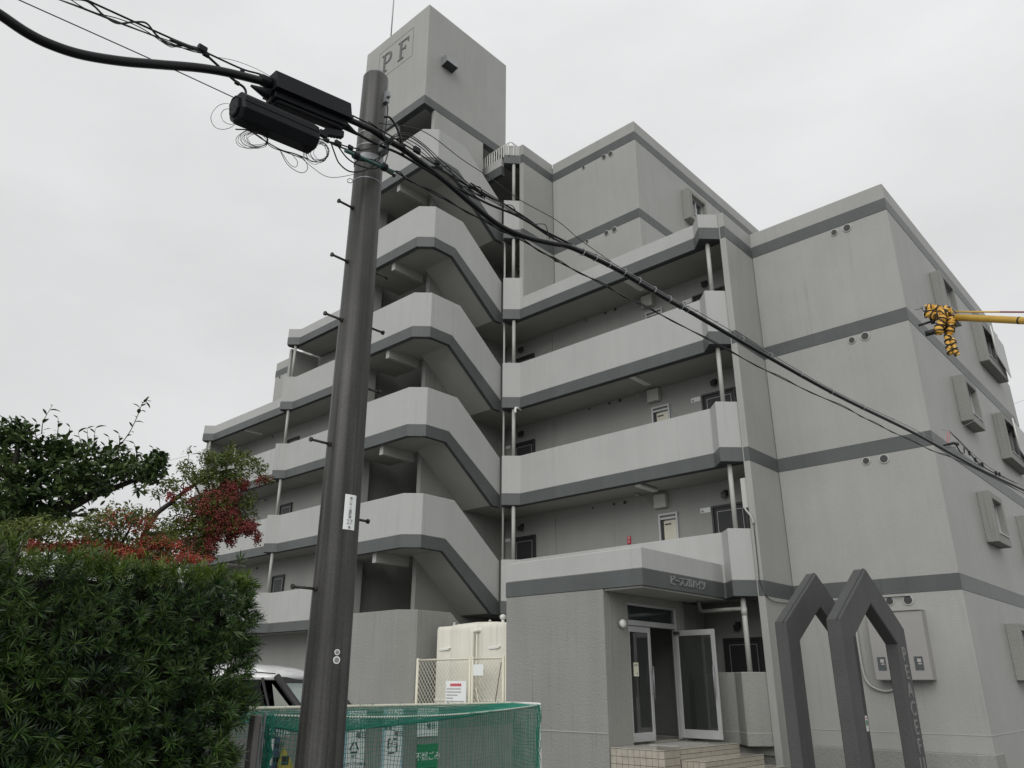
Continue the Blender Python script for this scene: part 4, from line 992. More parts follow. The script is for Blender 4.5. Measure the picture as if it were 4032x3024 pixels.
for j, (pts, r_) in enumerate((([(465, 400), (600, 395), (760, 430), (900, 440), (1010, 470)], 0.042), ([(500, 480), (600, 560), (760, 570), (880, 520), (960, 470)], 0.052), ([(850, 590), (800, 700), (760, 830), (740, 960)], 0.046), ([(960, 560), (1010, 680), (990, 860), (970, 960)], 0.046), ([(950, 980), (960, 1120), (990, 1260), (1020, 1400)], 0.036), ([(1040, 1060), (1080, 1200), (1110, 1330), (1160, 1420)], 0.026))):
    pp = spline([at(KW(*p), BD - 0.03 * (j % 3)) for p in pts], 8)
    r_ *= 0.86
    bm = B(); tube(bm, [p + Vector([random.uniform(-.006, .006) for _ in range(3)]) for p in pp], [r_ * (1 + 0.22 * math.sin(i * 1.7 + j) + random.uniform(-.12, .12)) * (0.6 if i in (0, len(pp) - 1) else 1) for i in range(len(pp))], 10)
    cv = done('striped_cover', bm, TIGER, bo)
    bm = B(); hp = []
    for i in range((len(pp) - 1) * 4):
        t = i / 4; k = int(t); p = pp[k].lerp(pp[min(k + 1, len(pp) - 1)], t - k); dd = (pp[min(k + 1, len(pp) - 1)] - pp[k]); u, v = frame(dd if dd.length > 1e-6 else Vector((0, 0, 1)))
        a = t * 0.9; hp.append(p + (u * math.cos(a) + v * math.sin(a)) * r_ * 1.12)
    tube(bm, hp, 0.007, 5); done('cover_stripe', bm, RUB, cv)
    bm = B(); hp = []
    for i in range((len(pp) - 1) * 4):
        t = i / 4; k = int(t); p = pp[k].lerp(pp[min(k + 1, len(pp) - 1)], t - k); dd = (pp[min(k + 1, len(pp) - 1)] - pp[k]); u, v = frame(dd if dd.length > 1e-6 else Vector((0, 0, 1)))
        a = -t * 0.55 + 1; hp.append(p + (u * math.cos(a) + v * math.sin(a)) * r_ * 1.12)
    tube(bm, hp, 0.006, 5); done('cover_stripe', bm, RUB, cv)
bm = B(); tube(bm, [at(KW(300, 785), BD), at(KW(580, 695), BD)], 0.013, 8); tube(bm, [at(KW(570, 700), BD), at(KW(665, 685), BD)], 0.03, 8); done('tool_arm', bm, RUB, bo)
bm = B(); tube(bm, [at(KW(450, 965), BD), at(KW(720, 890), BD)], 0.030, 10); done('tool_arm', bm, RUB, bo)
bm = B()
for q in ([(1040, 540), (1125, 550), (1130, 670), (1215, 760), (1080, 800), (1040, 700)],):
    a = [at(KW(*p), BD) for p in q]; b_ = [at(KW(*p), BD + .05) for p in q]
    va = [bm.verts.new(p) for p in a]; vb = [bm.verts.new(p) for p in b_]; bm.faces.new(va); bm.faces.new(vb[::-1])
    for i in range(len(q)): bm.faces.new((va[i], vb[i], vb[(i + 1) % len(q)], va[(i + 1) % len(q)]))
    bmesh.ops.recalc_face_normals(bm, faces=bm.faces)
done('head_bracket', bm, RUB, bo)
bm = B(); tube(bm, [at(KW(870, 560), BD + .02), at(KW(880, 760), BD + .02), at(KW(870, 930), BD + .02)], 0.022, 8); done('head_bracket', bm, RUB, bo)
bm = B()
for (xa, xb, ya, yb) in ((400, 490, 450, 620),):
    a = [at(KW(x, y), BD - .02) for x, y in ((xa, ya), (xb, ya), (xb, yb), (xa + 10, yb))]; b_ = [at(KW(x, y), BD + .02) for x, y in ((xa, ya), (xb, ya), (xb, yb), (xa + 10, yb))]
    va = [bm.verts.new(p) for p in a]; vb = [bm.verts.new(p) for p in b_]; bm.faces.new(va); bm.faces.new(vb[::-1])
    for i in range(4): bm.faces.new((va[i], vb[i], vb[(i + 1) % 4], va[(i + 1) % 4]))
    bmesh.ops.recalc_face_normals(bm, faces=bm.faces)
lp = done('label_plate', bm, RUB, bo)
for q in ((405, 470, 495, 505), (405, 460, 545, 555), (405, 470, 595, 605), (405, 415, 495, 605)):
    bm = B(); a = [at(KW(x, y), BD - .026) for x, y in ((q[0], q[2]), (q[1], q[2]), (q[1], q[3]), (q[0], q[3]))]; vs = [bm.verts.new(p) for p in a]; bm.faces.new(vs); done('plate_mark', bm, SIGNW, lp)
bm = B(); tube(bm, [at(KW(235, 440), BD), at(KW(360, 400), BD)], 0.006, 6); c = at(KW(378, 398), BD); pts = [c + Vector((0.0, 0.022 * math.cos(k * math.pi / 6), 0.022 * math.sin(k * math.pi / 6))) for k in range(13)]
tube(bm, pts, 0.005, 6, cap=False); done('hook_eye', bm, STEEL, bo)

# ------------------------------------------------------------------ water tank and its chain-link fence
def on_y(p, Y):
    v = ray(*p); return Vector((0, 0, EYE)) + v * (Y / v.y)
tk = thing('water_tank', 'cream moulded water tank standing behind the chain-link fence by the stair foot', 'water tank', (-13.0, 13.8, 0))
bm = B(); pts = []; n = 56; x0, x1 = -14.24, -11.75
for i in range(n + 1):
    t = i / n; x = x0 + (x1 - x0) * t
    w_ = (t * 3) % 1.0; dent = 0.045 * (1 - abs(math.cos(math.pi * w_)) ** 0.5)
    pts.append((x, 12.92 + dent))
top = [(x, y + 0.05) for x, y in pts]
back = 14.7
rows = []
for z, ins in ((0.35, 0.0), (1.2, 0), (1.21, -0.012), (1.25, -0.012), (1.26, 0), (2.74, 0), (2.80, 0.01), (2.825, 0.03)):
    r_ = [bm.verts.new((x + (ins if x < (x0 + x1) / 2 else -ins) * (abs(x - (x0 + x1) / 2) / 1.25), y + ins, z)) for x, y in pts] + [bm.verts.new((x1 - ins, back, z)), bm.verts.new((x0 + ins, back, z))]
    rows.append(r_)
for a, b_ in zip(rows, rows[1:]):
    m_ = len(a)
    for k in range(m_): bm.faces.new((a[k], a[(k + 1) % m_], b_[(k + 1) % m_], b_[k]))
bm.faces.new(rows[-1]); bm.faces.new(rows[0][::-1]); bmesh.ops.recalc_face_normals(bm, faces=bm.faces)
done('shell', bm, TANKM, tk, bevel=0.01)
bm = B(); prism(bm, [(-14.18, 2.80), (-13.6, 2.86), (-13.0, 2.88), (-12.4, 2.86), (-11.8, 2.81)], 13.0, 14.6, 'y'); done('lid', bm, TANKM, tk, bevel=0.01)
for px in ((845, 1362), (1250, 1345)):
    c = on_y((1350 + px[0] / 2.0733, 1900 + px[1] / 2.0733), 12.93)
    bm = B(); prism(bm, [(c.x - 0.19, c.z), (c.x + 0.19, c.z + 0.02), (c.x + 0.14, c.z - 0.03), (c.x - 0.13, c.z - 0.045)], 12.90, 12.955, 'y'); done('moulded_lip', bm, WHITE, tk, bevel=0.006)
KQ = lambda x, y: (1350 + x / 2.0733, 1900 + y / 2.0733)
c = on_y(KQ(1072, 1240), 12.84)
bm = B(); tube(bm, spline([(c.x, 12.84, 0.4), (c.x, 12.84, 1.4), (c.x, 12.84, c.z - 0.02), (c.x + 0.02, 12.85, c.z + 0.05), (c.x + 0.09, 12.88, c.z + 0.08), (c.x + 0.17, 12.97, c.z + 0.08)], 6), 0.046, 12); done('overflow_pipe', bm, TANKM, tk)
bm = B(); tube(bm, [(c.x + 0.11, 12.86, 0.4), (c.x + 0.11, 12.86, c.z)], 0.014, 8); done('riser_pipe', bm, TANKM, tk)
for px in ((922, 1157), (1213, 1135)):
    c = on_y(KQ(*px), 13.1)
    bm = B(); tube(bm, [(c.x + 0.03 * math.cos(k * math.pi / 5), 13.1, c.z + 0.03 * math.sin(k * math.pi / 5)) for k in range(11)], 0.009, 6); box(bm, c.x - .01, c.x + .01, 13.09, 13.11, c.z - .12, c.z - .03); done('lifting_eye', bm, WHITE, tk)
c = on_y(KQ(1320, 1098), 13.1)
bm = B(); tube(bm, [(c.x, 13.1, c.z - .25), (c.x, 13.1, c.z - .05)], 0.035, 10); tube(bm, [(c.x, 13.1, c.z - .06), (c.x, 13.1, c.z - .05), (c.x, 13.1, c.z - .03), (c.x, 13.1, c.z), (c.x, 13.1, c.z + .03), (c.x, 13.1, c.z + .05), (c.x, 13.1, c.z + .06)], [.03, .05, .068, .075, .068, .045, .01], 14); done('vent_ball', bm, WHITE, tk)

fc = thing('chain_link_fence', 'cream chain-link fence panel and gate in front of the water tank', 'fence', (-13.0, 12.5, 0))
FY = 12.50
for x, r_, zt_ in ((-14.40, .032, 2.12), (-12.70, .028, 2.10), (-12.62, .028, 2.12), (-11.72, .028, 2.12), (-11.635, .032, 2.17)):
    bm = B(); tube(bm, [(x, FY, 0), (x, FY, zt_)], r_, 10); done('post', bm, CREAM, fc)
bm = B(); tube(bm, [(-14.40, FY, 2.08), (-12.70, FY, 2.08)], .022, 8); done('rail', bm, CREAM, fc)
bm = B(); tube(bm, [(-12.62, FY, 2.08), (-11.72, FY, 2.08)], .022, 8); done('rail', bm, CREAM, fc)
bm = B(); tube(bm, [(-11.77, FY - .01, 2.0), (-12.15, FY - .01, 0.2)], .010, 6); done('gate_brace', bm, mat('dark_gate_brace', (0.12, 0.11, 0.08), 0.5), fc)
bm = B(); tube(bm, [(-12.5, FY - .01, 1.5), (-12.1, FY - .01, 0.2)], .010, 6); done('gate_brace', bm, CREAM, fc)
for xa, xb in ((-14.38, -12.72), (-12.60, -11.74)):
    bm = B(); pitch = 0.105; asp = 1.2; z_lo, z_hi = 0.05, 2.07; r_ = 0.0050
    hgt = z_hi - z_lo; run = hgt / asp
    s = xa - run
    while s < xb:
        for sg in (1, -1):
            if sg == 1: pA, pB = (s, z_lo), (s + run, z_hi)
            else: pA, pB = (s, z_hi), (s + run, z_lo)
            q0, q1 = Vector(pA), Vector(pB)
            dd = q1 - q0
            ta = max(0, (xa - q0.x) / dd.x); tb = min(1, (xb - q0.x) / dd.x)
            if tb > ta:
                u = q0 + dd * ta; v = q0 + dd * tb
                tube(bm, [(u.x, FY + .002 * sg, u.y), (v.x, FY + .002 * sg, v.y)], r_, 4, cap=False)
        s += pitch
    done('wire_mesh', bm, CREAM, fc, kind='stuff')
def board(name, label, cat, Y, xa, xb, za, zb_, m):
    t = thing(name, label, cat, ((xa + xb) / 2, Y, (za + zb_) / 2)); bm = B(); box(bm, xa, xb, Y - .006, Y, za, zb_); done('board', bm, m, t, bevel=0.002); return t
KT = lambda x, y: (950 + x / 1.7696, 2400 + y / 1.7696)
p0, p1 = on_y(KT(1437, 640), 12.46), on_y(KT(1582, 500), 12.46)
s1 = board('notice_board', 'white notice with a red headline hung on the chain-link fence', 'notice', 12.46, p0.x, p1.x, p0.z - .1, p1.z, SIGNW)
W_ = p1.x - p0.x
for i in range(7):
    xx = p0.x + W_ * (0.23 + i * 0.078); bm = B(); h0 = p1.z - .105
    box(bm, xx, xx + W_ * .062, 12.450, 12.4535, h0, h0 + .055); done('headline_mark', bm, RED, s1)
random.seed(3)
for i in range(8):
    z = p1.z - 0.17 - i * 0.062; xx = p0.x + .03; bm = B()
    end = p0.x + W_ * random.choice((.9, .75, .95, .6, .35))
    while xx < end:
        l_ = random.uniform(.012, .03); box(bm, xx, xx + l_, 12.4515, 12.4535, z, z + .022); xx += l_ + .008
    done('text_line', bm, GREYINK, s1, kind='stuff')
p0, p1 = on_y(KT(1630, 463), 12.46), on_y(KT(1700, 383), 12.46)
board('notice_board', 'small blank white sheet tied to the fence gate', 'notice', 12.46, p0.x, p1.x, p0.z, p1.z, SIGNW)

# ------------------------------------------------------------------ rubbish enclosure: block wall, signs, net cage
def vbox(bm, A_, B_, t0, t1, z0, z1):
    a = Vector(A_); b_ = Vector(B_); d_ = (b_ - a).normalized(); nn = Vector((-d_.y, d_.x))
    prism(bm, [tuple(a + nn * t0), tuple(b_ + nn * t0), tuple(b_ + nn * t1), tuple(a + nn * t1)], z0, z1)
WX = -5.84
bw = thing('low_wall', 'low grey rendered wall behind the rubbish net, carrying the sorting signs', 'wall', (WX - .06, 4.8, 0))
yb0, yb1 = 2.2, 6.76
bm = B(); box(bm, WX - .12, WX, yb0, yb1, 0, 1.33); done('panel', bm, BLOCK, bw, bevel=0.006)
bm = B(); box(bm, WX - .13, WX + .008, yb0, yb1 + .004, 1.331, 1.36); done('coping', bm, BLOCK, bw, bevel=0.004)
def sign(px0, px1, label, m, X=WX + .012):
    """upright sign on the wall; px0 = bottom-left, px1 = top-right pixel"""
    a = on_x(px0, X); b_ = on_x(px1, X)
    t = thing('sorting_sign', label, 'sign', (X, (a.y + b_.y) / 2, (a.z + b_.z) / 2), 'rubbish sorting signs')
    bm = B(); box(bm, X - .008, X, a.y, b_.y, a.z, b_.z); done('board', bm, m, t, bevel=0.001)
    return t, a, b_
def wr(s, size, y, z, m, t, X=WX + .0135, st_=1.0): return text('lettering', s, size, (X, y, z), (0, 1, 0), (0, 0, 1), m, t, ext=0.0007, stretch=st_)
t, a, b_ = sign(KT(705, 1300), KT(890, 712), 'white PET bottle sign with a pale blue edge, just right of the pole', SIGNW)
cy = (a.y + b_.y) / 2; w_ = b_.y - a.y
bm = B(); box(bm, WX + .0125, WX + .0135, a.y, a.y + .03, a.z, b_.z); done('edge_stripe', bm, PALEB, t)
wr('曜日', .05, cy - w_ * .28, on_x(KT(760, 842), WX).z, INK, t); wr('曜日', .055, cy + w_ * .3, on_x(KT(850, 886), WX).z, INK, t)
zc = on_x(KT(800, 972), WX).z
bm = B()
for k in range(3):
    an = math.pi / 2 + k * 2 * math.pi / 3; an2 = an + 2 * math.pi / 3
    pA = Vector((math.cos(an), math.sin(an))) * .062; pB = Vector((math.cos(an2), math.sin(an2))) * .062
    q0 = pA.lerp(pB, .18); q1 = pA.lerp(pB, .82); tube(bm, [(WX + .0135, cy + q0.x, zc + q0.y), (WX + .0135, cy + q1.x, zc + q1.y)], .006, 5)
done('recycling_mark', bm, INK, t)
wr('PET', .035, cy, zc - .065, INK, t); wr('このマークのある', .034, cy, zc - .125, INK, t); wr('飲料・酒・みりん類', .034, cy, zc - .18, INK, t)
wr('曜日', .05, cy, zc - .45, INK, t)
t, a, b_ = sign(KT(980, 1300), KT(1150, 700), 'pale plastic packaging sign with blue borders, second right of the pole', SIGNW)
cy = (a.y + b_.y) / 2; w_ = b_.y - a.y
bm = B(); box(bm, WX + .0125, WX + .0135, a.y, a.y + .02, a.z, b_.z); box(bm, WX + .0125, WX + .0135, b_.y - .012, b_.y, a.z, b_.z); done('edge_stripe', bm, PALEB, t)
wr('毎週', .045, cy - w_ * .26, on_x(KT(1030, 830), WX).z, INK, t); wr('曜日', .05, cy + w_ * .28, on_x(KT(1115, 872), WX).z, INK, t)
zc = on_x(KT(1065, 955), WX).z
bm = B()
for q in ((-.05, -.025, .055, .055), (.005, .05, .055, .055), (-.05, .02, -.055, -.055)):
    tube(bm, [(WX + .0135, cy + q[0], zc + q[2]), (WX + .0135, cy + q[1], zc + q[3])], .006, 5)
for q in ((-.05, -.02, .05), (.05, -.05, .02)): tube(bm, [(WX + .0135, cy + q[0], zc + q[1]), (WX + .0135, cy + q[0], zc + q[2])], .006, 5)
done('recycling_mark', bm, INK, t); wr('プラ', .06, cy, zc, INK, t)
t, a, b_ = sign(KT(1240, 892), KT(1390, 690), 'short white weekday sign above the green one', SIGNW)
wr('曜日', .055, b_.y - .085, a.z + .08, INK, t)
t, a, b_ = sign(KT(1235, 1300), KT(1387, 935), 'green sign for non-burnable rubbish with a white panel', GREEN)
cy = (a.y + b_.y) / 2; w_ = b_.y - a.y
wr('不燃ごみ', .076, cy, b_.z - .105, SIGNW, t)
bm = B()
yy = a.y + .04
while yy < b_.y - .05:
    box(bm, WX + .0125, WX + .0135, yy, yy + .022, b_.z - .235, b_.z - .195); yy += .03
done('text_line', bm, INK, t, kind='stuff')
bm = B(); box(bm, WX + .0125, WX + .0137, a.y + .02, b_.y - .03, b_.z - .62, b_.z - .27); done('white_panel', bm, SIGNW, t)
KN = lambda x, y: (980 + x / 3.5, 2550 + y / 3.5)
t, a, b_ = sign(KN(240, 1900), KN(480, 1100), 'slate blue sign with white panels at the left end behind the net', BLUE)
cy = (a.y + b_.y) / 2
wr('こみ出用', .07, cy, b_.z - .05, SIGNW, t)
for (fa, fb) in ((1440, 1272), (1640, 1490)):
    z0_, z1_ = on_x(KN(350, fa), WX).z, on_x(KN(350, fb), WX).z
    bm = B(); box(bm, WX + .0125, WX + .0137, a.y + .02, b_.y - .05, z0_, z1_); done('white_panel', bm, SIGNW, t)
    wr('曜日', .045, cy + .05, z0_ + .035, INK, t, X=WX + .0145)
z0_ = on_x(KN(370, 1225), WX).z; bm = B(); box(bm, WX + .0125, WX + .0137, a.y + .03, b_.y - .03, z0_ - .025, z0_ + .025); done('dark_strip', bm, INK, t)
yw = thing('yellow_marker', 'yellow and black cord guard hanging beside the slate blue sign', 'marker', (WX + .03, 3.0, 1.0))
pA, pB = on_x(KN(510, 1390), WX + .04), on_x(KN(540, 1900), WX + .04)
bm = B(); prism(bm, [(pA.y, pA.z), (pA.y + .09, pA.z - .12), (pA.y + .11, pB.z), (pA.y - .02, pB.z), (pA.y - .035, pA.z - .12)], WX + .03, WX + .05, 'x'); done('guard', bm, mat('yellow_guard', (0.45, 0.38, 0.06), 0.5), yw)
bm = B(); c = on_x(KN(525, 1555), WX + .04); box(bm, WX + .049, WX + .052, c.y - .03, c.y + .03, c.z - .04, c.z + .02); done('mark', bm, INK, yw)

NF0, NF1 = Vector((-4.55, 2.76)), Vector((-5.16, 6.0)); NB0, NB1 = Vector((-5.62, 3.1)), Vector((-5.74, 6.27)); NZ = 1.385
ng = thing('net_cage', 'rubbish cage of green netting on white pipes with a sagging top', 'net cage', ((NF0.x + NB1.x) / 2, 4.5, 0))
def sag(u): return 0.055 * (1 - (2 * min(1, u * 1.12) - 1) ** 2) if u < .9 else 0.055 * (1 - (2 * min(1, u * 1.12) - 1) ** 2)
def topz(u, v):       # u along, v from front rope (0) to back rail (1)
    rope = NZ - 0.055 * max(0, math.sin(math.pi * min(1, u * .92 + .04))) * (1 - v)
    belly = 0.16 * (1 - u) ** 0.8 * math.sin(math.pi * v) ** .8 * (0.4 + 0.6 * min(1, u * 6)) if 0 < v < 1 else 0
    return rope - belly
def tp(u, v):
    f = NF0.lerp(NF1, u); b_ = NB0.lerp(NB1, u); q = f.lerp(b_, v); return Vector((q.x, q.y, topz(u, v)))
def fp(u, z):         # front netting
    f = NF0.lerp(NF1, u); zt_ = topz(u, 0); k = z / NZ
    return Vector((f.x + .02 * math.sin(u * 23 + z * 3), f.y + .006 * math.sin(z * 9 + u * 40), zt_ * k + .004 * math.sin(u * 60)))
rng = random.Random(5)
def netsheet(name, fn, nu, nv, r_, su, sv):
    bm = B()
    for i in range(nu + 1): 
        j = rng.uniform(-.25, .25) / nu
        tube(bm, [fn(min(1, max(0, i / nu + j + .15 / nu * math.sin(k * 1.3 + i))), k / su) for k in range(su + 1)], r_, 3, cap=False)
    for k in range(nv + 1):
        tube(bm, [fn(i / sv, min(1, max(0, k / nv + .2 / nv * math.sin(i * .9 + k)))) for i in range(sv + 1)], r_, 3, cap=False)
    return done(name, bm, NETG, ng, kind='stuff', smooth=False)
netsheet('front_net', lambda u, v: fp(u, v * NZ), 104, 42, .0018, 16, 60)
netsheet('top_net', lambda u, v: tp(u, v), 104, 34, .0022, 14, 60)
netsheet('end_net', lambda u, v: Vector((*NF1.lerp(NB1, u), NZ * v)), 24, 42, .0018, 10, 8)
netsheet('back_net', lambda u, v: Vector((*NB0.lerp(NB1, u), NZ * (.86 + .14 * v))), 104, 8, .0019, 4, 50)
# ropes and pipes
bm = B(); rp_ = [tp(i / 60, 0) for i in range(61)]
tube(bm, rp_, .0075, 6); rope = done('front_rope', bm, ROPE, ng)
bm = B()
for i in range(0, 60):
    p, q = rp_[i], rp_[i + 1]
    for s in (0, .5):
        c = p.lerp(q, s); tube(bm, [c, c + (q - p).normalized() * .006], .0095, 5)
done('rope_lashing', bm, NETG, ng, kind='stuff')
bm = B(); tube(bm, [tp(i / 40, 1.0) for i in range(41)], .013, 8); done('back_rail', bm, CREAM, ng)
bm = B()
for i in range(220):
    u = rng.random(); c = tp(u, 1.0); a = rng.uniform(0, 6.28); tube(bm, [c, c + Vector((math.cos(a) * .018, math.sin(a) * .018, rng.uniform(-.01, .022)))], .0025, 3)
done('net_hem', bm, NETG, ng, kind='stuff')
for q, r_ in ((NF0, .006), (NF1, .014), (NB0, .016)):
    bm = B(); tube(bm, [(q.x, q.y, 0), (q.x, q.y, NZ + .01)], r_, 10); done('frame_post', bm, WHITE if q is NF1 else STEEL, ng)
bm = B(); tube(bm, [(NF1.x, NF1.y, NZ), (NB1.x, NB1.y, NZ)], .014, 8); done('frame_rail', bm, WHITE, ng)
bm = B(); 
for q, off_ in ((NF0, (.0, .035)), (NF1, (.0, -.03))):
    for k in range(22 if q is NF0 else 9):
        tube(bm, [Vector((q.x + off_[0] + rng.uniform(-.02, .03), q.y + off_[1] + rng.uniform(-.03, .03), z + 0.0)) + Vector((.008 * math.sin(z * 9 + k), .008 * math.cos(z * 7 + k), 0)) for z in [i * NZ / 12 for i in range(13)]], .0028, 4)
done('gathered_net', bm, NETG, ng, kind='stuff')

gp_ = thing('fence_post', 'square grey-brown fence post at the end of the hedge', 'post', (-4.42, 2.56, 0))
c0 = on_x(KN(60, 1000), -4.42); c1 = on_x(KN(200, 1000), -4.42)
bm = B(); box(bm, -4.45, -4.38, c0.y + .005, c1.y - .012, 0, c0.z + .02); done('shaft', bm, mat('brown_grey_post', (0.19, 0.18, 0.175), 0.55, var=.1, streak=.2), gp_, bevel=0.006)
bm = B(); box(bm, -4.375, -4.365, c1.y - .03, c1.y - .022, 0.3, c0.z - .02); done('edge_strip', bm, STEEL, gp_)
hf = thing('hedge_fence', 'dark fence rail half hidden inside the hedge', 'fence', (-4.5, 0.6, 0))
bm = B(); box(bm, -4.62, -4.57, -2.0, 2.5, 1.50, 1.56); done('rail', bm, mat('dark_fence_rail', (0.035, 0.03, 0.028), 0.6), hf)
for y in (-1.5, .3, 1.4, 2.3):
    bm = B(); box(bm, -4.66, -4.61, y, y + .05, 0, 1.6); done('post', bm, MATS['dark_fence_rail'], hf)

# ------------------------------------------------------------------ white car
cr = thing('parked_car', 'white boxy car with black pillars parked behind the net cage', 'car', (-8.9, 5.77, 0), rz=0.0)
CX0, CY0 = -7.26, 5.77      # front end, centre line; heading +X
def cbox(bm, pts_lo, pts_hi):
    vs = [bm.verts.new((CX0 + x, CY0 + y, z)) for x, y, z in pts_lo + pts_hi]
    for f in ((0, 3, 2, 1), (4, 5, 6, 7), (0, 1, 5, 4), (1, 2, 6, 5), (2, 3, 7, 6), (3, 0, 4, 7)): bm.faces.new([vs[i] for i in f])
bm = B()
cbox(bm, [(-3.39, -.70, .2), (.02, -.66, .2), (.02, .66, .2), (-3.39, .70, .2)], [(-3.39, -.735, .62), (.03, -.70, .62), (.03, .70, .62), (-3.39, .735, .62)])
bmesh.ops.subdivide_edges(bm, edges=bm.edges, cuts=1)
done('lower_body', bm, CARW, cr, bevel=0.03, seg=3, smooth=False)
bm = B()
cbox(bm, [(-3.38, -.733, .622), (.0, -.69, .622), (.0, .69, .622), (-3.38, .733, .622)], [(-3.36, -.72, .96), (-.42, -.70, 1.0), (-.42, .70, 1.0), (-3.36, .72, .96)])
done('upper_body', bm, CARW, cr, bevel=0.03, seg=3)
# roof shell, slightly crowned
bm = B(); nx_, ny_ = 16, 12; g = []
for i in range(nx_ + 1):
    row = []
    for j in range(ny_ + 1):
        u, v = i / nx_, j / ny_ * 2 - 1
        x = -3.28 + u * 2.18 + .07 * (1 - v * v) * (u > .5) * (u - .5) * 2; hw = .625 - .02 * abs(u - .5)
        z = 1.63 + .135 * (1 - abs(v) ** 2.6) * (1 - abs(2 * u - 1) ** 3.2) ** .6 + .02
        row.append(bm.verts.new((CX0 + x, CY0 + v * hw, z)))
    g.append(row)
for i in range(nx_):
    for j in range(ny_): bm.faces.new((g[i][j], g[i + 1][j], g[i + 1][j + 1], g[i][j + 1]))
edge = [g[i][0] for i in range(nx_ + 1)] + [g[nx_][j] for j in range(1, ny_ + 1)] + [g[i][ny_] for i in range(nx_ - 1, -1, -1)] + [g[0][j] for j in range(ny_ - 1, 0, -1)]
lo = [bm.verts.new(v.co - Vector((0, 0, .05))) for v in edge]; m_ = len(edge)
for k in range(m_): bm.faces.new((edge[k], lo[k], lo[(k + 1) % m_], edge[(k + 1) % m_]))
bm.faces.new(lo); bmesh.ops.recalc_face_normals(bm, faces=bm.faces)
done('roof', bm, CARW, cr, smooth=True)
for sg in (-1, 1):
    bm = B(); tube(bm, [(CX0 - 3.2, CY0 + sg * .60, 1.672), (CX0 - 2.1, CY0 + sg * .585, 1.735), (CX0 - 1.12, CY0 + sg * .58, 1.665)], .007, 6); done('roof_seam', bm, RUB, cr)
# side glass, pillars, windscreen
def quad(name, pts, m, th=.012, parent=cr):
    bm = B(); a = [Vector((CX0 + x, CY0 + y, z)) for x, y, z in pts]; nn = (a[1] - a[0]).cross(a[2] - a[0]).normalized() * th
    va = [bm.verts.new(p) for p in a]; vb = [bm.verts.new(p - nn) for p in a]; bm.faces.new(va); bm.faces.new(vb[::-1]); k_ = len(a)
    for i in range(k_): bm.faces.new((va[i], vb[i], vb[(i + 1) % k_], va[(i + 1) % k_]))
    bmesh.ops.recalc_face_normals(bm, faces=bm.faces); return done(name, bm, m, parent)
CGL = mat('car_glass', (0.004, 0.005, 0.006), 0.1, var=0, spec=.15); WSC = mat('windscreen_glass', (0.30, 0.36, 0.34), 0.05, var=0, coat=.5)
for s in (-1, 1):
    quad('side_window', [(-3.2, s * .722, .99), (-2.1, s * .722, .99), (-2.05, s * .632, 1.60), (-3.14, s * .632, 1.60)], CGL)
    quad('side_window', [(-2.02, s * .722, .99), (-.98, s * .722, .99), (-1.30, s * .632, 1.60), (-1.97, s * .632, 1.60)], CGL)
    quad('quarter_window', [(-.93, s * .72, .99), (-.50, s * .715, .99), (-1.12, s * .635, 1.56)], mat('pale_quarter_glass', (0.16, 0.18, 0.15), 0.1, var=0))
    bm = B(); tube(bm, [(CX0 - .42, CY0 + s * .70, .99), (CX0 - 1.08, CY0 + s * .625, 1.64)], .038, 6); done('pillar', bm, RUB, cr)
    bm = B(); tube(bm, [(CX0 - 2.06, CY0 + s * .722, .98), (CX0 - 2.01, CY0 + s * .632, 1.62)], .03, 6); done('pillar', bm, RUB, cr)
    bm = B(); tube(bm, [(CX0 - .95, CY0 + s * .725, .98), (CX0 - 1.25, CY0 + s * .635, 1.62)], .016, 6); done('pillar', bm, RUB, cr)
    bm = B(); tube(bm, [(CX0 - 3.26, CY0 + s * .722, .98), (CX0 - 3.2, CY0 + s * .632, 1.62)], .035, 6); done('pillar', bm, RUB, cr)
quad('windscreen', [(-.40, -.66, 1.0), (-.40, .66, 1.0), (-1.07, .60, 1.63), (-1.07, -.60, 1.63)], WSC)
quad('windscreen_band', [(-1.00, -.60, 1.572), (-1.00, .60, 1.572), (-1.062, .60, 1.632), (-1.062, -.60, 1.632)], RUB, th=.02)
quad('rear_window', [(-3.37, -.6, 1.0), (-3.37, .6, 1.0), (-3.27, .58, 1.6), (-3.27, -.58, 1.6)], CGL)
quad('windscreen_sticker', [(-.955, -.56, 1.50), (-.955, -.44, 1.50), (-1.03, -.44, 1.57), (-1.03, -.56, 1.57)], mat('teal_sticker', (0.25, 0.5, 0.42), 0.4, var=0), th=.03)
bm = B(); tube(bm, [(CX0 - 1.6, CY0 - .45, 1.73), (CX0 - 1.6, CY0 - .45, 1.76), (CX0 - 1.61, CY0 - .45, 1.80)], [.045, .03, .012], 10); tube(bm, [(CX0 - 1.61, CY0 - .45, 1.79), (CX0 - 1.74, CY0 - .48, 1.93)], .006, 5); done('aerial', bm, RUB, cr)
bm = B(); box(bm, CX0 - .6, CX0 - .1, CY0 - .6, CY0 + .6, .95, .985); done('dashboard', bm, RUB, cr)
for x in (-2.85, -.55):
    for s in (-1, 1):
        bm = B(); tube(bm, [(CX0 + x, CY0 + s * .58, .27), (CX0 + x, CY0 + s * .72, .27)], .27, 24); wh = done('wheel', bm, RUB, cr)
        bm = B(); tube(bm, [(CX0 + x, CY0 + s * .721, .27), (CX0 + x, CY0 + s * .735, .27)], .17, 18); done('rim', bm, STEEL, wh)
for s in (-1, 1):
    bm = B(); box(bm, CX0 + .005, CX0 + .045, CY0 + s * .6 - .09, CY0 + s * .6 + .09, .52, .68); done('headlight', bm, WHITE, cr, bevel=.015)

cr.rotation_euler = (0, 0, R(30)); cr.location = cr.location + Vector((-.229, -.367, 0))
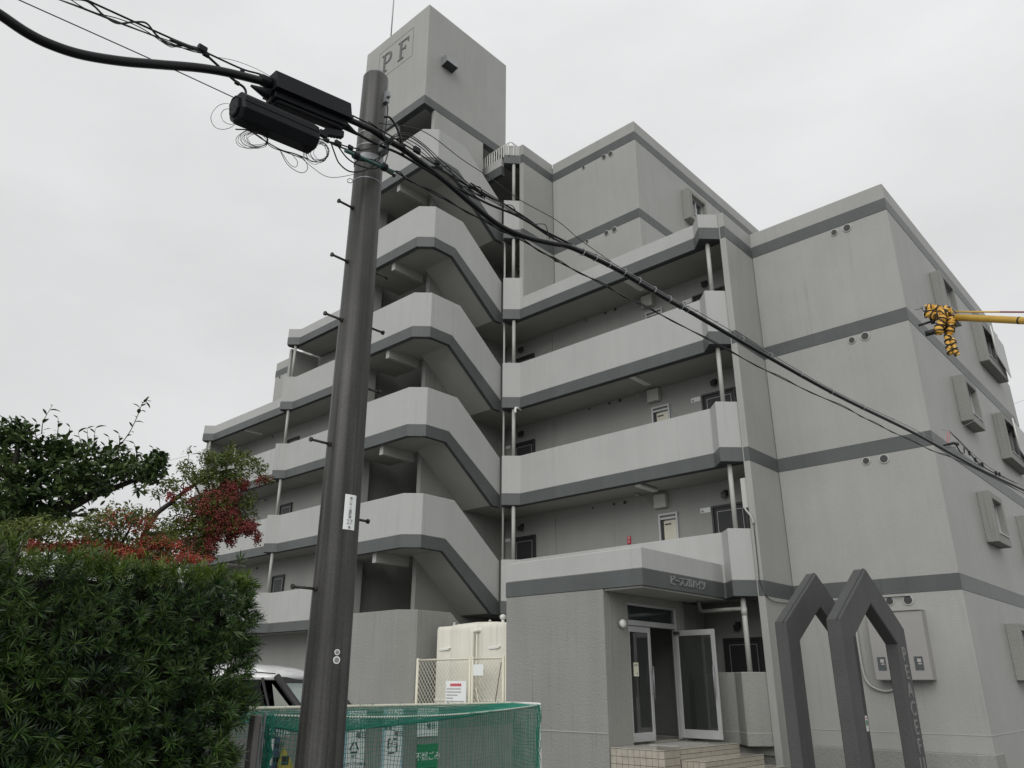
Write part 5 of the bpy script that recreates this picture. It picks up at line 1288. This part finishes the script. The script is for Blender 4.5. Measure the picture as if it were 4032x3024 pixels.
# ------------------------------------------------------------------ hedge of narrow-leaved yew pine
def spray_mesh(rg, nl, length, mat_, wid=.0085, droop=.25):
    bm = B()
    for i in range(nl):
        a = rg.uniform(0, 2 * math.pi); el = rg.uniform(R(8), R(72)); l_ = length * rg.uniform(.7, 1.1)
        d_ = Vector((math.cos(a) * math.cos(el), math.sin(a) * math.cos(el), math.sin(el)))
        side = d_.cross(Vector((0, 0, 1))); side = side.normalized() if side.length > .05 else Vector((1, 0, 0))
        side = (side * math.cos(rg.uniform(-.6, .6)) + d_.cross(side) * math.sin(rg.uniform(-.6, .6))).normalized()
        base = Vector((0, 0, rg.uniform(-.02, .02))); mid = base + d_ * l_ * .55; tip = base + d_ * l_ - Vector((0, 0, droop * l_ * (1 - math.sin(el))))
        w2 = wid * rg.uniform(.8, 1.15) / 2
        v = [bm.verts.new(base - side * w2 * .5), bm.verts.new(base + side * w2 * .5), bm.verts.new(mid + side * w2), bm.verts.new(mid - side * w2), bm.verts.new(tip)]
        bm.faces.new((v[0], v[1], v[2], v[3])); bm.faces.new((v[3], v[2], v[4]))
    me = bpy.data.meshes.new('leaf_spray'); bm.to_mesh(me); bm.free(); me.materials.append(mat_); return me
rg = random.Random(11)
OLD = [spray_mesh(rg, rg.randint(26, 34), .068, NEEDLE, .0052) for _ in range(7)]
NEW = [spray_mesh(rg, rg.randint(24, 32), .072, NEEDLET, .0052) for _ in range(5)]
HX, HY1, HZ = -4.28, 2.49, 2.13
hg = thing('hedge', 'tall dense hedge of narrow dark green leaves filling the lower left corner', 'hedge', (-4.8, .2, 0))
items = []
def hedge_surface(y, z):
    return HX + .07 * noise.noise(Vector((0, y * 2.2, z * 2.2))) + .05 * noise.noise(Vector((3, y * 6, z * 6)))
def endy(z): return HY1 - (.05 if z < 1.35 else 0) - .35 * max(0, (1.15 - z)) * .3 + .05 * noise.noise(Vector((5, z * 4, 0))) - .12 * max(0, z - 1.95) * 3
for layer, step in ((0, .076), (1, .074), (2, .078), (3, .09)):
    y = -.3
    while y < HY1 + .02:
        z = .55
        while z < HZ + .03:
            yy = y + rg.uniform(-.05, .05); zz = z + rg.uniform(-.05, .05)
            if yy < endy(zz) and zz < HZ + .035 * noise.noise(Vector((yy * 3, 0, 1))):
                xx = hedge_surface(yy, zz) - layer * .085 + rg.uniform(-.04, .04)
                out_n = Vector((1.0, rg.uniform(-.7, .7), rg.uniform(-.25, .9))).normalized()
                if layer == 0 and rg.random() < .12: z += step; continue
                items.append((Vector((xx, yy, zz)), out_n, layer, zz > HZ - .07 and rg.random() < .7))
            z += step
        y += step
# top and end faces
for i in range(520):
    y = rg.uniform(-.3, HY1 - .1); x = HX - rg.uniform(0, .75)
    items.append((Vector((x, y, HZ + .03 * noise.noise(Vector((y * 3, x * 3, 1))) + .03 * noise.noise(Vector((y * 9, x * 5, 4))) + rg.uniform(-.06, .05))), Vector((rg.uniform(-.2, .45), rg.uniform(-.3, .3), 1)).normalized(), 0, True))
for i in range(620):
    z = rg.uniform(.5, HZ); x = HX - rg.uniform(0, .75)
    items.append((Vector((x, endy(z) + rg.uniform(-.07, .02), z)), Vector((rg.uniform(-.2, .5), 1, rg.uniform(-.2, .8))).normalized(), 0, z > HZ - .12))
def mtx(p, n_, s):
    q = n_.to_track_quat('Z', 'Y').to_matrix().to_4x4() @ Matrix.Rotation(rg.uniform(0, 6.28), 4, 'Z')
    return Matrix.Translation(p) @ q @ Matrix.Scale(s, 4)
camp = Vector((0, 0, EYE))
items.sort(key=lambda it: (it[2], (it[0] - camp).length))
hO = origin(hg)
def as_part(p, n_, young):
    o = bpy.data.objects.new('leaf_spray', (NEW if young else OLD)[rg.randrange(5)]); link(o); o.parent = hg
    o.matrix_local = Matrix.Translation(-hO) @ mtx(p, n_, rg.choice((.72, .9, 1.0, 1.12, 1.3)))
infr = [it for it in items if it[2] == 0 and it[0].y > .9]
pick = set(id(it) for it in infr[:300])
for it in infr[:300]: as_part(it[0], it[1], it[3])
def merge(name, lst, parent, m, kind='stuff'):
    """join many placed copies of small meshes into one mesh"""
    vs = []; fs = []; mi = []
    off = origin(parent); mats = []
    for me, mt in lst:
        if me.materials[0] not in mats: mats.append(me.materials[0])
        k = mats.index(me.materials[0]); b0_ = len(vs)
        for v in me.vertices: vs.append(tuple(mt @ v.co - off))
        for p in me.polygons: fs.append([b0_ + i for i in p.vertices]); mi.append(k)
    nm = bpy.data.meshes.new(name); nm.from_pydata(vs, [], fs)
    for q in mats: nm.materials.append(q)
    nm.polygons.foreach_set('material_index', mi)
    o = bpy.data.objects.new(name, nm); link(o); o.parent = parent; o['kind'] = kind; return o
merge('foliage', [((NEW if it[3] else OLD)[rg.randrange(5)], mtx(it[0], it[1], rg.choice((.7, .85, 1.0, 1.1, 1.3)))) for it in items if id(it) not in pick], hg, None)
# stray shoots standing above the top
for y, h_ in ((2.36, .10), (1.95, .05), (1.2, .08), (.9, .05)):
    bm = B(); tube(bm, [(HX - .12, y, HZ - .1), (HX - .12, y + .02, HZ + h_)], .004, 5); done('shoot_stem', bm, BARK, hg)
    as_part(Vector((HX - .12, y + .02, HZ + h_)), Vector((0.2, .1, 1)).normalized(), True)
bm = B()
for i in range(9):
    y = -.2 + i * .31; tube(bm, spline([(-4.75, y, 0), (-4.72, y + .05, .8), (-4.78, y, 1.4), (-4.7, y + .03, 2.0)], 4), .022, 6)
    for k in range(8):
        z = .5 + k * .2; tube(bm, [(-4.74, y, z), (-4.42, y + rg.uniform(-.15, .15), z + .15)], .008, 4)
done('branches', bm, BARK, hg, kind='stuff')
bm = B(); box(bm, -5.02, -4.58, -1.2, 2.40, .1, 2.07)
done('dark_core', bm, mat('dark_core_shade', (0.012, 0.012, 0.008), .95, var=.4, vscale=30, bump=1.0, bscale=30), hg, kind='stuff')  # plain dark box added for the shade deep inside the hedge

# ------------------------------------------------------------------ broad-leaved tree and firethorns behind the hedge
def leaf_mesh(l_, w_, mat_, fold=.25, curl=.3):
    bm = B(); P = []
    for t, wf in ((0, .05), (.3, .85), (.6, 1), (.85, .55), (1, .02)):
        z = -curl * l_ * t * t; P.append([bm.verts.new((-w_ / 2 * wf, t * l_, z + fold * w_ / 2 * wf)), bm.verts.new((0, t * l_, z)), bm.verts.new((w_ / 2 * wf, t * l_, z + fold * w_ / 2 * wf))])
    for a, b_ in zip(P, P[1:]):
        bm.faces.new((a[0], a[1], b_[1], b_[0])); bm.faces.new((a[1], a[2], b_[2], b_[1]))
    me = bpy.data.meshes.new('leaf'); bm.to_mesh(me); bm.free(); me.materials.append(mat_); return me
def rnd_rot(rg, up_bias=.5):
    d_ = Vector((rg.gauss(0, 1), rg.gauss(0, 1), rg.gauss(0, .7) + up_bias)).normalized()
    return d_.to_track_quat('Y', 'Z').to_matrix().to_4x4() @ Matrix.Rotation(rg.uniform(-.8, .8), 4, 'Y')
CL = [leaf_mesh(.068, .032, CAMEL), leaf_mesh(.058, .03, CAMEL, .15, .1), leaf_mesh(.075, .034, CAMEL, .35, .45)]
rg = random.Random(23)
CDst = 7.0
ctree = thing('broadleaf_tree', 'dark glossy broad-leaved tree with upright shoots behind the hedge', 'tree', (-7.0, 1.3, 0))
def ell_pt(cx, cy, rx, ry, D, dep):
    while True:
        u, v, w_ = rg.uniform(-1, 1), rg.uniform(-1, 1), rg.uniform(-1, 1)
        if u * u + v * v + w_ * w_ < 1: break
    return at((cx + u * rx, cy + v * ry), D + w_ * dep)
cell = [(55, 1725, 85, 60, 420, .25), (-80, 1800, 120, 130, 500, .4), (228, 1785, 50, 60, 330, .2), (60, 1850, 130, 60, 520, .35), (240, 1860, 130, 60, 620, .4), (390, 1870, 120, 60, 560, .35), (520, 1860, 90, 45, 380, .3), (610, 1850, 52, 42, 260, .22), (628, 1815, 35, 30, 110, .15), (590, 1900, 60, 22, 110, .2),
        (40, 1950, 140, 70, 620, .4), (210, 1950, 140, 55, 520, .4), (350, 1935, 110, 35, 260, .3), (30, 2040, 110, 55, 620, .35), (180, 2040, 120, 40, 420, .3), (80, 2110, 110, 40, 300, .3), (560, 1935, 35, 20, 30, .2), (360, 2030, 55, 40, 40, .2), (330, 1790, 60, 35, 120, .25), (450, 1800, 60, 30, 120, .25), (130, 1780, 60, 40, 150, .25)]
lst = []
for cx, cy, rx, ry, n_, dep in cell:
    for i in range(int(n_ * 0.95)):
        lst.append((CL[rg.randrange(3)], Matrix.Translation(ell_pt(cx, cy, rx, ry, CDst, dep)) @ rnd_rot(rg) @ Matrix.Scale(rg.uniform(.65, 1.05), 4)))
merge('crown', lst, ctree, None)
bm = B()
def limb(pts, r0, r1, D=CDst):
    pp = spline([at((x, y), D + dz) for x, y, dz in pts], 5); tube(bm, pp, [r0 + (r1 - r0) * i / (len(pp) - 1) for i in range(len(pp))], 8)
tb_ = at((30, 2150), CDst)
tube(bm, [(tb_.x, tb_.y, 0), (tb_.x, tb_.y, 1.5), tb_ + Vector((0, 0, .25))], [.11, .095, .09], 10)
limb([(30, 2120, 0), (100, 2070, 0), (230, 2030, 0), (300, 1995, 0), (360, 1965, 0), (430, 1940, 0), (520, 1905, 0), (600, 1880, 0), (635, 1850, 0)], .055, .008)
limb([(120, 2060, 0), (130, 1980, .1), (120, 1900, .1), (140, 1800, .1)], .04, .01)
limb([(60, 2080, 0), (75, 1980, -.1), (60, 1850, -.1), (80, 1740, -.1)], .05, .012)
limb([(160, 2040, 0), (240, 1990, .1), (330, 1950, .1), (420, 1900, .1)], .025, .006)
limb([(75, 1950, -.1), (20, 1880, -.1), (-40, 1800, 0)], .03, .01)
limb([(230, 2030, 0), (300, 2040, .1), (350, 2040, .1), (390, 2010, .1)], .012, .004)
done('trunk', bm, BARK, ctree)
shoots = [((165, 1720), (172, 1670), (205, 1610)), ((225, 1740), (230, 1700), (230, 1658)), ((262, 1760), (270, 1725), (277, 1693)), ((318, 1810), (322, 1765), (309, 1716)), ((345, 1800), (348, 1750), (344, 1700)), ((368, 1800), (372, 1745), (376, 1698)), ((440, 1800), (505, 1722), (545, 1640), (560, 1600), (580, 1588)), ((468, 1780), (472, 1750), (470, 1718)),
          ((540, 1820), (538, 1790), (531, 1757)), ((608, 1820), (606, 1795), (604, 1773)), ((8, 1700), (10, 1680), (8, 1655)), ((100, 1700), (102, 1685), (103, 1665)), ((145, 1740), (140, 1705), (146, 1676)), ((70, 1700), (72, 1680), (70, 1668)), ((640, 1830), (645, 1805), (655, 1795)), ((400, 1820), (405, 1790), (412, 1765)), ((300, 1830), (290, 1800), (283, 1770))]
for i in range(20):
    x = 15 + i * 33 + rg.uniform(-10, 10); yb = 1730 if x < 120 else (1800 if x < 480 else 1835); h_ = rg.uniform(30, 75)
    shoots.append(((x, yb), (x + rg.uniform(-6, 8), yb - h_ * .5), (x + rg.uniform(-8, 16), yb - h_)))
cO = origin(ctree)
bm = B(); nleaf = 0
for s in shoots:
    pp = spline([at(p, CDst) for p in s], 6); tube(bm, pp, [.0045 - .003 * i / (len(pp) - 1) for i in range(len(pp))], 5)
    Ls = sum((pp[i + 1] - pp[i]).length for i in range(len(pp) - 1)); nn = max(5, int(Ls / .032))
    for i in range(nn):
        t = .12 + .88 * i / (nn - 1); f_ = t * (len(pp) - 1); k = min(int(f_), len(pp) - 2); p = pp[k].lerp(pp[k + 1], f_ - k); dr = (pp[k + 1] - pp[k]).normalized()
        u, v = frame(dr); a = i * 2.4; ld = (u * math.cos(a) + v * math.sin(a) + dr * .75).normalized()
        o = bpy.data.objects.new('leaf', CL[i % 3]); link(o); o.parent = ctree
        o.matrix_local = Matrix.Translation(p - cO) @ ld.to_track_quat('Y', 'Z').to_matrix().to_4x4() @ Matrix.Scale(rg.uniform(.7, 1.1), 4); nleaf += 1
done('shoots', bm, BARK, ctree, kind='stuff')

PL = [leaf_mesh(.03, .011, PYRA), leaf_mesh(.026, .010, PYRA, .2, .1), leaf_mesh(.036, .012, PYRA, .3, .4)]
def berry_mesh(r_, m):
    bm = B(); bmesh.ops.create_icosphere(bm, subdivisions=1, radius=r_); 
    for f in bm.faces: f.smooth = True
    me = bpy.data.meshes.new('berry'); bm.to_mesh(me); bm.free(); me.materials.append(m); return me
BR = [berry_mesh(.0062, BERRY), berry_mesh(.0052, BERRY)]; BO = [berry_mesh(.0062, BERRYO), berry_mesh(.0055, BERRYO)]
KP = lambda x, y, rx, ry: (550 + x / 2.371, 1650 + y / 2.371, rx / 2.371, ry / 2.371)
def firethorn(name, label, loc, D, leaves, berries, limbs, bmesh_, trunkpx):
    t = thing(name, label, 'shrub', loc)
    lst = []
    for cx, cy, rx, ry, n_, dep in leaves:
        for i in range(n_):
            # leaves sit in small tufts
            c = ell_pt(cx, cy, rx, ry, D, dep)
            for k in range(3):
                lst.append((PL[rg.randrange(3)], Matrix.Translation(c + Vector((rg.gauss(0, .015), rg.gauss(0, .015), rg.gauss(0, .015)))) @ rnd_rot(rg, .4) @ Matrix.Scale(rg.uniform(.7, 1.2), 4)))
    merge('crown', lst, t, None)
    lst = []
    for cx, cy, rx, ry, n_, dep in berries:
        for i in range(int(n_ * 1.25)):
            c = ell_pt(cx, cy, rx, ry, D - .05, dep)
            for k in range(rg.randint(4, 9)):
                lst.append((bmesh_[rg.randrange(2)], Matrix.Translation(c + Vector((rg.gauss(0, .013), rg.gauss(0, .013), rg.gauss(0, .014))))))
    merge('berries', lst, t, None)
    bm = B()
    q = at(trunkpx, D); tube(bm, [(q.x, q.y, 0), (q.x, q.y, q.z * .6), q], [.05, .04, .03], 8)
    for pts, r0, r1 in limbs:
        pp = spline([at(p, D) for p in pts], 5); tube(bm, pp, [r0 + (r1 - r0) * i / (len(pp) - 1) for i in range(len(pp))], 6)
    done('trunk', bm, BARK, t); return t
lv = [(*KP(860, 330, 60, 90), 45, .12), (*KP(760, 400, 130, 70), 170, .25), (*KP(640, 380, 80, 80), 90, .2), (*KP(980, 420, 140, 60), 150, .25), (*KP(1130, 480, 70, 70), 60, .15), (*KP(1180, 580, 60, 35), 40, .1), (*KP(420, 470, 80, 60), 45, .15), (*KP(300, 640, 110, 80), 70, .2), (*KP(180, 720, 80, 60), 30, .15), (*KP(520, 560, 130, 80), 130, .25),
      (*KP(700, 560, 160, 100), 260, .3), (*KP(900, 560, 130, 90), 210, .3), (*KP(1040, 760, 60, 90), 55, .15), (*KP(960, 830, 120, 120), 140, .25), (*KP(430, 830, 150, 90), 170, .3), (*KP(720, 800, 200, 150), 420, .35), (*KP(600, 1000, 170, 150), 380, .35), (*KP(860, 1000, 150, 120), 230, .3), (*KP(350, 1050, 200, 120), 300, .35), (*KP(520, 1230, 160, 130), 300, .3),
      (*KP(660, 1200, 80, 130), 120, .2), (*KP(250, 1200, 180, 110), 220, .3), (*KP(1080, 950, 30, 70), 18, .1), (*KP(1000, 350, 60, 40), 25, .12), (*KP(460, 330, 15, 40), 5, .05)]
bv = [(*KP(880, 640, 130, 60), 75, .2), (*KP(990, 630, 40, 50), 30, .1), (*KP(760, 740, 190, 90), 130, .3), (*KP(650, 850, 150, 100), 80, .3), (*KP(800, 900, 150, 100), 110, .3), (*KP(900, 1010, 140, 90), 110, .25), (*KP(1010, 1030, 110, 70), 75, .2), (*KP(1110, 1120, 25, 60), 18, .06), (*KP(700, 1060, 120, 110), 110, .25), (*KP(860, 1120, 60, 80), 40, .12), (*KP(650, 1220, 90, 120), 75, .2), (*KP(1150, 590, 90, 30), 14, .08), (*KP(300, 730, 60, 50), 14, .1), (*KP(430, 690, 60, 40), 12, .1), (*KP(110, 930, 60, 90), 16, .1), (*KP(500, 800, 60, 50), 20, .1), (*KP(420, 970, 90, 60), 18, .1), (*KP(470, 1200, 120, 110), 55, .2)]
def kk(x, y): return (550 + x / 2.371, 1650 + y / 2.371)
lm = [([kk(60, 1080), kk(150, 920), kk(300, 800), kk(420, 700), kk(520, 630), kk(640, 560), kk(760, 510), kk(900, 480)], .022, .006), ([kk(640, 560), kk(800, 600), kk(900, 750), kk(1000, 900), kk(1090, 1050)], .009, .003), ([kk(520, 630), kk(600, 800), kk(650, 1000), kk(640, 1200)], .009, .003), ([kk(900, 480), kk(870, 380), kk(850, 200)], .005, .002), ([kk(900, 480), kk(1050, 500), kk(1180, 590)], .005, .002), ([kk(420, 700), kk(410, 550), kk(460, 400), kk(450, 290)], .004, .0015), ([kk(200, 860), kk(180, 700), kk(160, 650)], .003, .0015), ([kk(760, 510), kk(760, 700), kk(780, 950)], .007, .003), ([kk(60, 1080), kk(200, 1100), kk(400, 1050), kk(600, 1050)], .02, .006)]
firethorn('firethorn_shrub', 'tall arching shrub hung with dark red berries between the dark tree and the building', (-6.3, 2.8, 0), 6.3, lv, bv, lm, BR, kk(60, 1080))
lv2 = [(100, 2100, 120, 45, 170, .25), (250, 2110, 130, 55, 260, .3), (400, 2090, 110, 60, 300, .3), (480, 2040, 90, 50, 160, .25), (560, 2060, 70, 60, 130, .2), (420, 2160, 150, 50, 260, .3), (560, 2170, 120, 60, 220, .3), (30, 2110, 60, 40, 60, .2), (150, 2060, 50, 25, 30, .15), (300, 2180, 140, 40, 150, .25), (640, 2130, 70, 60, 120, .2)]
bv2 = [(130, 2160, 40, 20, 34, .1), (280, 2165, 60, 20, 40, .12), (420, 2185, 80, 25, 70, .15), (660, 2225, 70, 25, 50, .15), (400, 2160, 90, 22, 100, .2), (500, 2190, 130, 35, 210, .25), (600, 2150, 80, 30, 80, .2), (350, 2150, 30, 18, 25, .1), (160, 2172, 32, 16, 26, .08), (215, 2170, 22, 14, 18, .08), (600, 2215, 90, 25, 80, .15), (380, 2210, 60, 20, 45, .15), (450, 2060, 90, 45, 22, .2), (560, 2080, 60, 40, 22, .2), (700, 2190, 60, 50, 50, .15), (560, 2240, 60, 18, 30, .1), (780, 2215, 60, 25, 30, .1)]
lm2 = [([(420, 2250), (400, 2150), (350, 2080)], .015, .004), ([(420, 2250), (500, 2120), (540, 2030)], .014, .004), ([(420, 2250), (250, 2180), (120, 2100)], .015, .004)]
firethorn('firethorn_shrub', 'low firethorn with orange-red berries showing over the hedge top at the left', (-6.2, 2.0, 0), 5.9, lv2, bv2, lm2, BO, (420, 2260))
